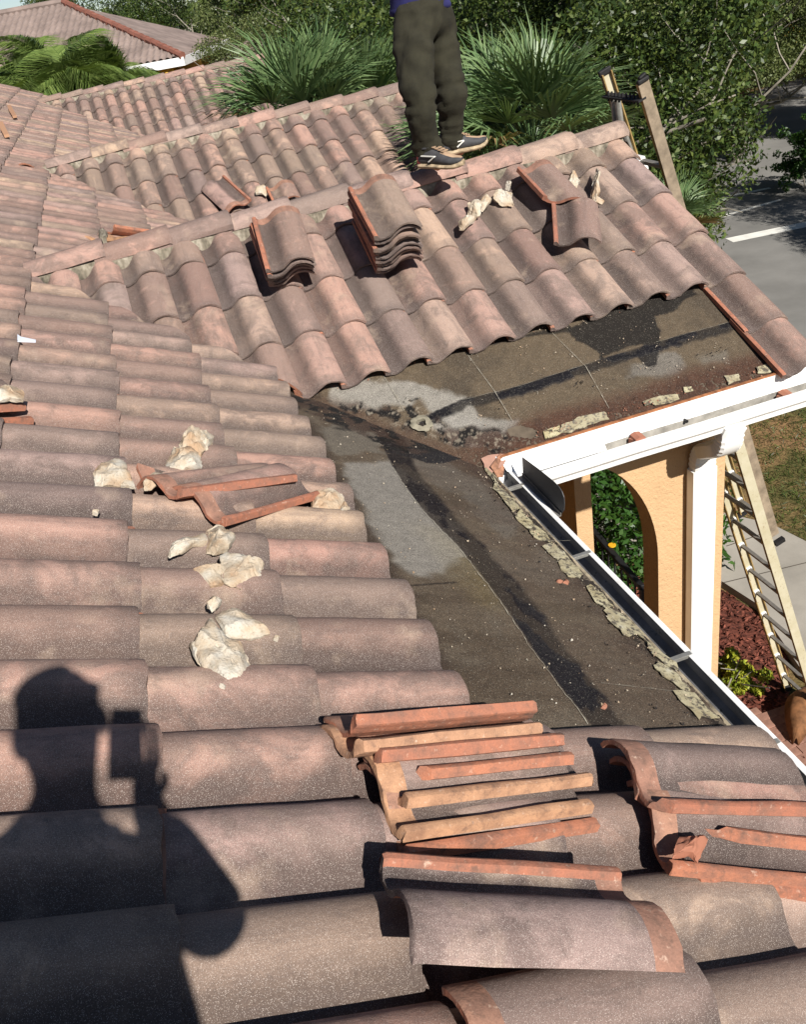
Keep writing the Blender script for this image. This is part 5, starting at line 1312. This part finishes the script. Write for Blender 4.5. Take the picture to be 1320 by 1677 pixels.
# mulch chips
def scatter_quads(name, pts, size, mat, tilt=.5, aspect=.35, parent=None, kind='stuff', up=0.0, rg=RNG, cols=True):
    n = len(pts); pts = np.asarray(pts, float)
    d = rg.normal(size=(n, 3)); d[:, 2] = d[:, 2]*tilt+up; d /= np.linalg.norm(d, axis=1)[:, None]
    e = rg.normal(size=(n, 3)); e -= d*(e*d).sum(1)[:, None]; e /= np.linalg.norm(e, axis=1)[:, None]
    s = (size*rg.uniform(.6, 1.35, n))[:, None]
    fold = np.cross(d, e)*s*.12
    V = np.stack([pts-d*s*.5, pts+e*s*aspect*.5+fold, pts+d*s*.5, pts-e*s*aspect*.5+fold], 1).reshape(-1, 3)
    me = bpy.data.meshes.new(name); me.vertices.add(4*n); me.vertices.foreach_set('co', V.astype(np.float32).ravel())
    me.loops.add(4*n); me.loops.foreach_set('vertex_index', np.arange(4*n, dtype=np.int32))
    me.polygons.add(n); me.polygons.foreach_set('loop_start', np.arange(0, 4*n, 4, dtype=np.int32))
    me.update(calc_edges=True); me.materials.append(mat)
    if cols: me.attributes.new('rnd', 'FLOAT', 'POINT').data.foreach_set('value', np.repeat(rg.random(n), 4).astype(np.float32))
    o = place(name, me, parent)
    if kind: o['kind'] = kind
    return o
pts = []
bedpoly = np.array([(2.76, 3.0), (4.1, 3.7), gz(1290, 1155), gz(1292, 1080), gz(1240, 1004), gz(1183, 967), (4.9, 8.1), (2.76, 8.9)])
q = RNG.uniform((3.2, 3.0), (5.6, 8.8), (9000, 2)); q = q[inside(q[:, 0], q[:, 1], [tuple(a) for a in bedpoly])]
scatter_quads('mulch_chips', np.c_[q, RNG.uniform(.02, .05, len(q))], .07, M['chip'], .3, .3)
# rough grass on the lawn strip
q = RNG.uniform((5.6, 7.4), (13.5, 17), (42000, 2)); k = (fbm(q[:, 0]*.5, q[:, 1]*.5, 90, 4) > .47) & ~inside(q[:, 0], q[:, 1], DRIVE); q = q[k & ~inside(q[:, 0], q[:, 1], walk)]
scatter_quads('lawn_grass', np.c_[q, RNG.uniform(.02, .05, len(q))], .11, M['leaf'], .6, .09, up=.8)

# ================================================================== plants
def crown_points(n, blobs, rg):
    """points spread through a set of leaf clumps, thinner inside so gaps stay open"""
    w = np.array([b[3]**2 for b in blobs]); w = w/w.sum(); idx = rg.choice(len(blobs), n, p=w)
    B = np.array(blobs)[idx]; d = rg.normal(size=(n, 3)); d /= np.linalg.norm(d, axis=1)[:, None]
    r = B[:, 3]*rg.uniform(.15, 1, n)**.45*rg.uniform(.85, 1.15, n)
    return B[:, :3]+d*r[:, None]*np.array([1, 1, .8])
def make_tree(seed, h, rad, leaves, lsize, mat, trunk_h=.35, name='tree', low=0.15):
    rg = np.random.default_rng(seed); root = empty(name)
    mb = MB(); tips = []
    def limb(p, d, L, r, lvl):
        path = [p]; n = 5; q = p.copy(); dd = d.copy()
        for i in range(n):
            dd = (dd+Vector(rg.normal(0, .16, 3))+Vector((0, 0, .05))).normalized(); q = q+dd*L/n; path.append(q.copy())
        mb.tube(path, [r*(1-.55*i/n) for i in range(n+1)], 7 if lvl < 2 else 4, cap=False)
        if lvl >= 3:
            tips.append(q) if rg.random() < .7 else None
            return
        for i in range(3 if lvl else 5):
            t = path[2+i % 4 if lvl else 1+i % 5]; a = rg.uniform(0, 2*math.pi)
            e = (dd*.45+Vector((math.cos(a), math.sin(a), rg.uniform(.05, .7)))).normalized(); limb(t, e, L*rg.uniform(.50, .76), r*.5, lvl+1)
        tips.append(q)
    for s in range(2):
        limb(Vector((rg.normal(0, .15), rg.normal(0, .15), 0)), Vector((rg.normal(0, .25), rg.normal(0, .25), 1)).normalized(), h*.5, .10*h/8, 0)
    part('trunk', mb, M['bark'], root, smooth=60)
    blobs = []
    for t in tips:
        z = min(max(t.z, h*low), h*.97); x = Vector((t.x, t.y)); 
        if x.length > rad: x = x*(rad/x.length)
        blobs.append((x.x, x.y, z, rg.uniform(.06, .11)*h*.8))
    for i in range(30):
        a = rg.uniform(0, 6.283); zz = rg.uniform(low, 1.0); rr = rad*math.sqrt(max(.05, 1-((zz-.5)/.56)**2))*rg.uniform(.4, 1)
        blobs.append((math.cos(a)*rr, math.sin(a)*rr, zz*h, rg.uniform(.045, .10)*h))
    scatter_quads('crown', crown_points(leaves, blobs, rg), lsize, M[mat], .9, .5, root, 'stuff', 0.15, rg)
    return root
T1 = make_tree(1, 8.4, 3.2, 95000, .082, 'leaf', low=.30); T2 = make_tree(2, 8.0, 3.0, 80000, .080, 'leaf_pale', low=.34); T3 = make_tree(3, 6.4, 2.6, 60000, .078, 'leaf', low=.12)
T4 = make_tree(4, 2.6, 1.5, 9000, .11, 'leaf_bright', name='shrub', low=.1)
first = {}
def plant(src, x, y, s, rz, label, cat, group, sz=None):
    o = src if src not in first.values() and src.name not in first else copy_tree(src)
    first[src.name] = src
    o.location = (x, y, -.05); o.rotation_euler = (0, 0, rz); o.scale = (s, s, sz or s); return tag(o, label, cat, group)
TREES = [(T1,18.6,12.2,1.0,.9,'tree beside the driveway that shades the parking lines from the right'), (T1,5.6,13.2,.98,.3,'dense dark oak straight behind the standing man'), (T2,7.4,15.4,.92,1.2,'paler tree with bare grey twigs right of the standing man'), (T3,10.4,19.2,1.15,2.2,'dark tree behind the top of the ladder'),
         (T1,13.8,23.6,1.12,4.0,'tall dark tree right of the ladder top'), (T2,19.0,26.3,1.1,.7,'pale trunked tree standing beside the driveway'), (T1,23.5,26.0,1.15,3.1,'broad dark tree over the driveway at the right edge'),
         (T3,28.0,24.0,1.5,5.0,'dark tree beyond the driveway at the far right'), (T2,9.4,24.5,1.15,3.6,'tall pale tree behind the dark oak'), (T3,6.4,22.5,1.05,5.1,'dark tree between the fan palm and the far ridge'),
         (T2,7.4,27.0,.92,2.0,'pale tree standing behind the left fan palm'), (T2,4.5,30.5,.80,2.7,'thin pale tree in front of the neighbouring fascia'), (T3,17.5,33.0,1.7,1.0,'big tree in the second row behind the driveway trees'), (T1,24.5,36.5,1.35,2.5,'rearmost tree on the right, above the yellow wall'),
         (T1,14.0,35.0,1.35,.2,'rearmost tree in the middle of the wood'), (T3,9.6,33.5,1.55,4.4,'rounded tree deep in the wood behind the man'), (T1,1.5,52.0,1.28,1.7,'tree rising behind the neighbouring hip'),
         (T2,8.5,46.0,1.32,3.3,'pale tree right of the neighbouring hip'), (T1,-7.5,68.0,1.22,.9,'distant round tree on the skyline at the left'), (T3,-13.0,72.0,1.5,2.9,'leftmost distant tree on the skyline'), (T2,-1.0,75.0,1.2,4.6,'distant pale tree on the skyline right of the sky gap'),
         (T1,31.5,33.0,1.35,5.5,'tree behind the driveway at the right corner'), (T3,14.6,29.8,1.2,2.3,'low bushy tree left of the pale trunk'), (T1,7.0,18.8,1.02,4.3,'dark tree filling the gap behind the man')]
for src, x, y, s, rz, lab in TREES: plant(src, x, y, s, rz, lab, 'tree', 'trees beyond the house')
for x, y, s, rz, lab in ((11.6,20.4,1.0,.4,'dark shrub at the edge of the driveway right of the ladder'), (10.2,17.0,.6,2.0,'low shrub right behind the low fan palm'), (18.0,21.5,.8,3.0,'rounded shrub at the right edge by the parking lines'), (8.9,16.2,1.0,4.0,'shrub behind the right hand fan palm'), (15.7,23.8,.8,5.0,'leafy shrub in front of the pale trunk'), (20.5,22.6,.7,1.0,'small shrub on the far side of the driveway')):
    plant(T4, x, y, s, rz, lab, 'shrub', 'shrubs round the driveway')
# clipped hedge through the arch
hd = empty('hedge', (4.9, 9.0, 0), 'leafy green hedge seen through the stucco arch', 'hedge'); rg = np.random.default_rng(5)
q = rg.uniform((-.75, -1.3, .05), (.85, 1.4, 1.25), (15000, 3)); e = np.minimum.reduce([q[:, 0]+.75, .85-q[:, 0], q[:, 1]+1.3, 1.4-q[:, 1], 1.25-q[:, 2]]); q = q[(e < .30)]
scatter_quads('leaves', q+rg.normal(0, .05, q.shape), .11, M['leaf_bright'], .8, .42, hd, 'stuff', .4, rg)
mb = MB()
for i in range(14):
    x, y = rg.uniform(-.5, .6), rg.uniform(-1, 1.1); mb.tube([(x, y, 0), (x+rg.normal(0, .1), y+rg.normal(0, .1), .5), (x+rg.normal(0, .2), y+rg.normal(0, .2), 1.1)], [.02, .015, .006], 5)
part('stems', mb, M['bark'], hd)
# yellow-green bush in the mulch
bc = at_z(1212, 1108, .15); bu = empty('bush', (bc.x, bc.y, 0), 'small yellow green bush in the red mulch beside the pier', 'bush')
blobs = [(rg.normal(0, .10), rg.normal(0, .12), rg.uniform(.08, .30), .08) for i in range(22)]
scatter_quads('leaves', crown_points(2600, blobs, rg), .055, M['leaf_yellow'], .7, .5, bu, 'stuff', .6, rg)
mb = MB()
for i in range(7): mb.tube([(0, 0, 0), (rg.normal(0, .1), rg.normal(0, .1), .2), (rg.normal(0, .2), rg.normal(0, .2), .4)], [.012, .01, .004], 5)
part('stems', mb, M['bark'], bu)
# fan palms: every fan is a frond of its own
def fan_mesh(seed, R=.95, n=34, spread=2.5):
    rg = np.random.default_rng(seed); mb = MB(); rnd = []
    mb.tube([(0, 0, 0), (0, .02, .35), (0, .07, .70)], [.016, .012, .010], 5); rnd += [.2]*len(mb.v)
    o = Vector((0, .07, .70))
    for k in range(n):
        a = (k/(n-1)-.5)*spread+rg.normal(0, .02); L = R*(1-.22*abs(a)/1.3)*rg.uniform(.88, 1.08); w = .026
        d = Vector((math.sin(a), .25*math.cos(a)+rg.normal(0, .05), math.cos(a))).normalized(); s = Vector((math.cos(a), 0, -math.sin(a)))
        P = [o+d*L*t+Vector((0, .30*L*max(0, t-.55)**2*2.2, -.25*L*max(0, t-.5)**2*2*rg.uniform(.3, 1.4))) for t in (.02, .35, .7, 1.0)]
        b = len(mb.v); ws = (.35, 1.0, .75, .06)
        for p, q in zip(P, ws): mb.v += [tuple(p-s*w*q*.5+Vector((0, .008*q, 0))), tuple(p+s*w*q*.5)]
        for i in range(3): mb.f.append((b+2*i, b+2*i+1, b+2*i+3, b+2*i+2)); mb.m.append(0)
        rnd += [rg.random()]*8
    me = mb.mesh('frond'); finish(me, M['fan']); me.attributes.new('rnd', 'FLOAT', 'POINT').data.foreach_set('value', np.array(rnd, np.float32)); return me
FANS = [fan_mesh(s) for s in range(4)]
M['dead_fan'] = leaf_mat('dead_palm_blades', [(120,96,62),(150,126,84),(104,88,60)], 0.7, 0.15)
DEAD = fan_mesh(9, .8, 26, 2.0); DEAD.materials.clear(); DEAD.materials.append(M['dead_fan'])
def fan_palm(x, y, top, label, n=26, s=1.0, seed=0, tilt=(.05, 1.1)):
    rg = np.random.default_rng(seed); root = tag(empty('fan_palm', (x, y, 0)), label, 'palm', 'fan palms behind the ridges'); z0 = top-1.25*s
    mb = MB(); mb.tube([(0, 0, 0), (rg.normal(0, .1), rg.normal(0, .1), z0*.5), (0, 0, z0)], [.16, .13, .15], 10); part('trunk', mb, M['bark'], root, smooth=60)
    for i in range(n):
        a = 2.399*i+rg.normal(0, .2); t = tilt[0]+(tilt[1]-tilt[0])*(i/(n-1))**.8
        mw = Matrix.Translation((0, 0, z0)) @ Matrix.Rotation(a, 4, 'Z') @ Matrix.Rotation(-t, 4, 'X') @ Matrix.Rotation(rg.normal(0, .5), 4, 'Z') @ Matrix.Scale(s*rg.uniform(.85, 1.1), 4)
        place('frond', DEAD if i > n*.8 and i % 3 == 0 else FANS[i % 4], root, mw)
    return root
a = at_y(492, 178, 11.6); fan_palm(a.x, 11.6, H-.42, 'big fan palm with stiff blades left of the standing man', 30, .90, 1)
a = at_y(590, 165, 12.2); fan_palm(a.x, 12.2, H-.62, 'smaller fan palm just left of the man, behind the middle ridge', 24, .85, 2)
a = at_y(870, 235, 7.9); fan_palm(a.x, 7.9, H-.62, 'bushy fan palm between the man and the ladder top', 30, .80, 3)
a = at_y(800, 235, 8.6); fan_palm(a.x, 8.6, H-.85, 'fan palm partly hidden right behind the trainers', 22, .75, 4)
a = at_y(1098, 300, 9.5); fan_palm(a.x+.05, 9.5, H-2.55, 'yellowish fan palm low behind the tiled rake', 14, .50, 5)
# feather palms at the left
def feather_mesh(seed, L=1.9):
    rg = np.random.default_rng(seed); mb = MB(); rnd = []
    P = [Vector((0, L*(.62*t+.10*t*t), L*(.85*t-.80*t*t))) for t in np.linspace(0, 1, 12)]
    mb.tube(P, [.016*(1-.8*i/11) for i in range(12)], 4, cap=False); rnd += [.1]*len(mb.v)
    for i in range(84):
        t = .10+.9*i/83; f = t*11; j = min(int(f), 10); p = P[j].lerp(P[j+1], f-j); d = (P[j+1]-P[j]).normalized()
        for s in (-1, 1):
            l = .66*math.sin(math.pi*min(1, .12+.88*t))**.6*rg.uniform(.8, 1.1)+.08; e = (d*.55+Vector((s*.8, 0, .25))).normalized(); w = d.cross(e).normalized()*.0; sd_ = e.cross(Vector((0, 0, 1))).normalized()*.0075
            q = [p, p+e*l*.5+Vector((0, 0, -.06*l)), p+e*l+Vector((0, 0, -.60*l*rg.uniform(.6, 1.4)))]; b = len(mb.v)
            for pp, k in zip(q, (.7, 1, .1)): mb.v += [tuple(pp-sd_*k), tuple(pp+sd_*k)]
            mb.f += [(b, b+1, b+3, b+2), (b+2, b+3, b+5, b+4)]; mb.m += [0, 0]; rnd += [rg.random()]*6
    me = mb.mesh('frond'); finish(me, M['feather']); me.attributes.new('rnd', 'FLOAT', 'POINT').data.foreach_set('value', np.array(rnd, np.float32)); return me
FEA = [feather_mesh(s) for s in range(3)]
def feather_palm(x, y, z0, label, n=22, s=1.0, seed=0):
    rg = np.random.default_rng(seed); root = tag(empty('feather_palm', (x, y, 0)), label, 'palm', 'feather palms behind the far roof')
    mb = MB(); mb.tube([(0, 0, 0), (.1, .05, z0*.5), (0, 0, z0)], [.12, .10, .09], 9); part('trunk', mb, M['bark'], root, smooth=60)
    for i in range(n):
        t = rg.uniform(-.35, 1.05)
        mw = Matrix.Translation((rg.normal(0, .08), rg.normal(0, .08), z0+rg.uniform(-.6, .1))) @ Matrix.Rotation(2.399*i, 4, 'Z') @ Matrix.Rotation(t, 4, 'X') @ Matrix.Scale(s*rg.uniform(.8, 1.15), 4)
        place('frond', FEA[i % 3], root, mw)
    return root
for i, (px, y, dz, lab) in enumerate(((20,23.5,-1.0,'feather palm at the left edge behind the far roof'), (70,24.5,-.75,'tallest feather palm, in front of the neighbouring tiled roof'), (118,23.5,-1.05,'feather palm in the middle of the left clump'), (178,25.5,-1.15,'feather palm with an arching frond across the white fascia'))):
    a = at_y(px, 130, y); feather_palm(a.x, y, H+dz-.38, lab, 48, 1.05, 10+i)
# dead palm boot leaning at the foot of the ladder
a, b = at_z(1303, 1225, .02), at_z(1316, 1150, .02); mb = MB(); dl = empty('dry_palm_leaf', (a.x, a.y, 0), 'dry brown palm boot lying at the foot of the ladder', 'palm leaf')
n_ = 9
for i in range(n_):
    t = i/(n_-1); w = .20*math.sin(math.pi*min(.98, .15+.85*(1-t)))**.7*(1-t*.5); p = (b-a)*t*1.15
    for q in (-1, -.5, 0, .5, 1): mb.v.append((p.x+q*w*.75, p.y-q*w*.66, .06+.10*(1-q*q)+.18*math.sin(math.pi*t)))
for i in range(n_-1):
    for j in range(4): mb.f.append((i*5+j, i*5+j+1, (i+1)*5+j+1, (i+1)*5+j)); mb.m.append(0)
o = part('blade', mb, M['dry_leaf'], dl, smooth=60); sm = o.modifiers.new('thick', 'SOLIDIFY'); sm.thickness = .012
# handrail beyond the arch
p0, p1, p2 = at_z(966, 862, .95), at_z(1003, 897, .95), at_z(1052, 962, .95); rl_ = empty('handrail', (p0.x, p0.y, 0), 'black iron handrail seen below the stucco arch', 'railing')
mb = MB(); o0 = Vector((p0.x, p0.y, 0)); mb.bar(p0-o0, p2-o0, .07, .05); part('top_rail', mb, M['iron'], rl_, bevel=.01)
mb = MB(); mb.bar(p0-o0-Vector((0, 0, .8)), p2-o0-Vector((0, 0, .8)), .04, .03); part('bottom_rail', mb, M['iron'], rl_)
for i in range(9):
    p = p0.lerp(p2, i/8)-o0; mb = MB(); mb.bar((p.x, p.y, .0 if i in (0, 8) else .14), (p.x, p.y, p.z-.02), .045 if i in (0, 8) else .018, .045 if i in (0, 8) else .018); part('baluster', mb, M['iron'], rl_)
mb = MB(); c = p1-o0+Vector((0, 0, .03)); mb.tube([c, c+Vector((0, 0, .012))], .045, 14); part('reflector', mb, simple('amber_reflector', lin(214,160,40), .4), rl_)

# ================================================================== the neighbours
def hip_house(name, label, x0, x1, y0, y1, eave, ridge, wallm, roofm, ridge_col, yaw=0.0, hip=True, parent=None, facing=True):
    root = empty(name, ((x0+x1)/2, (y0+y1)/2, 0), label, 'house'); root.rotation_euler = (0, 0, yaw); cx, cy = (x0+x1)/2, (y0+y1)/2; hw, hd = (x1-x0)/2, (y1-y0)/2
    mb = MB(); mb.box((0, 0, eave/2), (2*hw-1.0, 2*hd-1.0, eave)); part('wall', mb, wallm, root)
    rx = hw-hd if hip else hw; zr = ridge; mb = MB()
    # front slope as real corrugation
    cols = []; x = -hw; pr = [(0, 0), (.05, .0), (.09, .035), (.13, .055), (.17, .055), (.21, .03)]; st = .2286
    while x < hw:
        for u, h in pr: cols.append((x+u, h))
        x += st
    steps = [t for k in range(13) for t in (k/13, (k+1)/13-.001)]; nc = len(cols)
    for (yy, sgn) in ((-hd, 1),):
        for i, t in enumerate(steps):
            for (xx, h) in cols:
                lim = hw-(hw-rx)*t; xq = min(max(xx, -lim), lim); mb.v.append((xq, -hd+hd*t, eave+(zr-eave)*t+h+(.03 if i % 2 == 0 else 0)))
        for i in range(len(steps)-1):
            for j in range(nc-1): mb.f.append((i*nc+j, i*nc+j+1, (i+1)*nc+j+1, (i+1)*nc+j)); mb.m.append(0)
    mb.add([(-hw, hd, eave), (hw, hd, eave), (rx, 0, zr), (-rx, 0, zr)], [(0, 1, 2, 3)]); mb.add([(hw, -hd, eave), (hw, hd, eave), (rx, 0, zr)], [(0, 1, 2)]); mb.add([(-hw, -hd, eave), (-hw, hd, eave), (-rx, 0, zr)], [(0, 2, 1)])
    rf = part('roof', mb, roofm, root, smooth=50)
    mb = MB(); mb.tube([(-rx, 0, zr+.05), (rx, 0, zr+.05)], .12, 8); part('ridge_line', mb, roofm, rf)
    if hip:
        mb = MB(); k = 22
        for i in range(k):
            a = Vector((rx, 0, zr+.06)).lerp(Vector((hw, -hd, eave+.08)), i/k); b = Vector((rx, 0, zr+.06)).lerp(Vector((hw, -hd, eave+.08)), (i+1.12)/k); mb.tube([a, b], [.10, .13], 8)
        part('hip_ridge', mb, ridge_col, rf)
    mb = MB()
    for y in (-hd-.02, hd+.02): mb.box((0, y, eave-.10), (2*hw+.1, .06, .26))
    for x in (-hw-.02, hw+.02): mb.box((x, 0, eave-.10), (.06, 2*hd, .26))
    part('fascia', mb, M['white'], root)
    for i, x in enumerate(np.arange(-hw+1.5, hw-1, 2.6)):
        mb = MB(); mb.box((x, -hd+.48, eave*.58), (1.15, .08, 1.4)); w = part('window', mb, M['white'], root); mb = MB()
        for q in (-1, 1): mb.box((x+q*.27, -hd+.43, eave*.58), (.46, .03, 1.24))
        part('pane', mb, M['glass'], w)
    return root
hip_house('house', 'neighbouring yellow house with a grey tiled hip roof and red hip ridge', -13.8, 4.9, 36.4, 46.2, H-1.25, H+1.0, M['yellow_wall'], M['far_roof'], M['far_ridge'], yaw=-.3)
e_ = at_y(372, 66, 40.0)
hip_house('garage', 'low tiled garage roof showing between trees right of the neighbouring house', e_.x-.6, e_.x+5.0, 38.5, 43.0, e_.z-.75, e_.z+.05, M['yellow_wall'], M['far_roof'], M['far_roof'], yaw=-.3)
e_ = at_y(1160, 38, 40.0)
hip_house('house', 'yellow house glimpsed through the dark trees at the top right', e_.x-5.5, e_.x+9, 40.5, 50, 5.6, 7.8, M['yellow_wall'], M['far_roof'], M['far_roof'], yaw=-.5)
far = MB(); rg = np.random.default_rng(77)
q = np.c_[rg.uniform(-120, 160, 60000), rg.uniform(88, 130, 60000), np.zeros(60000)]; q[:, 2] = rg.random(60000)**.8*(6.3+2.6*fbm(q[:, 0]*.07, q[:, 1]*.02, 5, 4)); 
o = scatter_quads('far_woods', q, .85, M['leaf'], .8, .6, None, 'stuff', .2, rg)
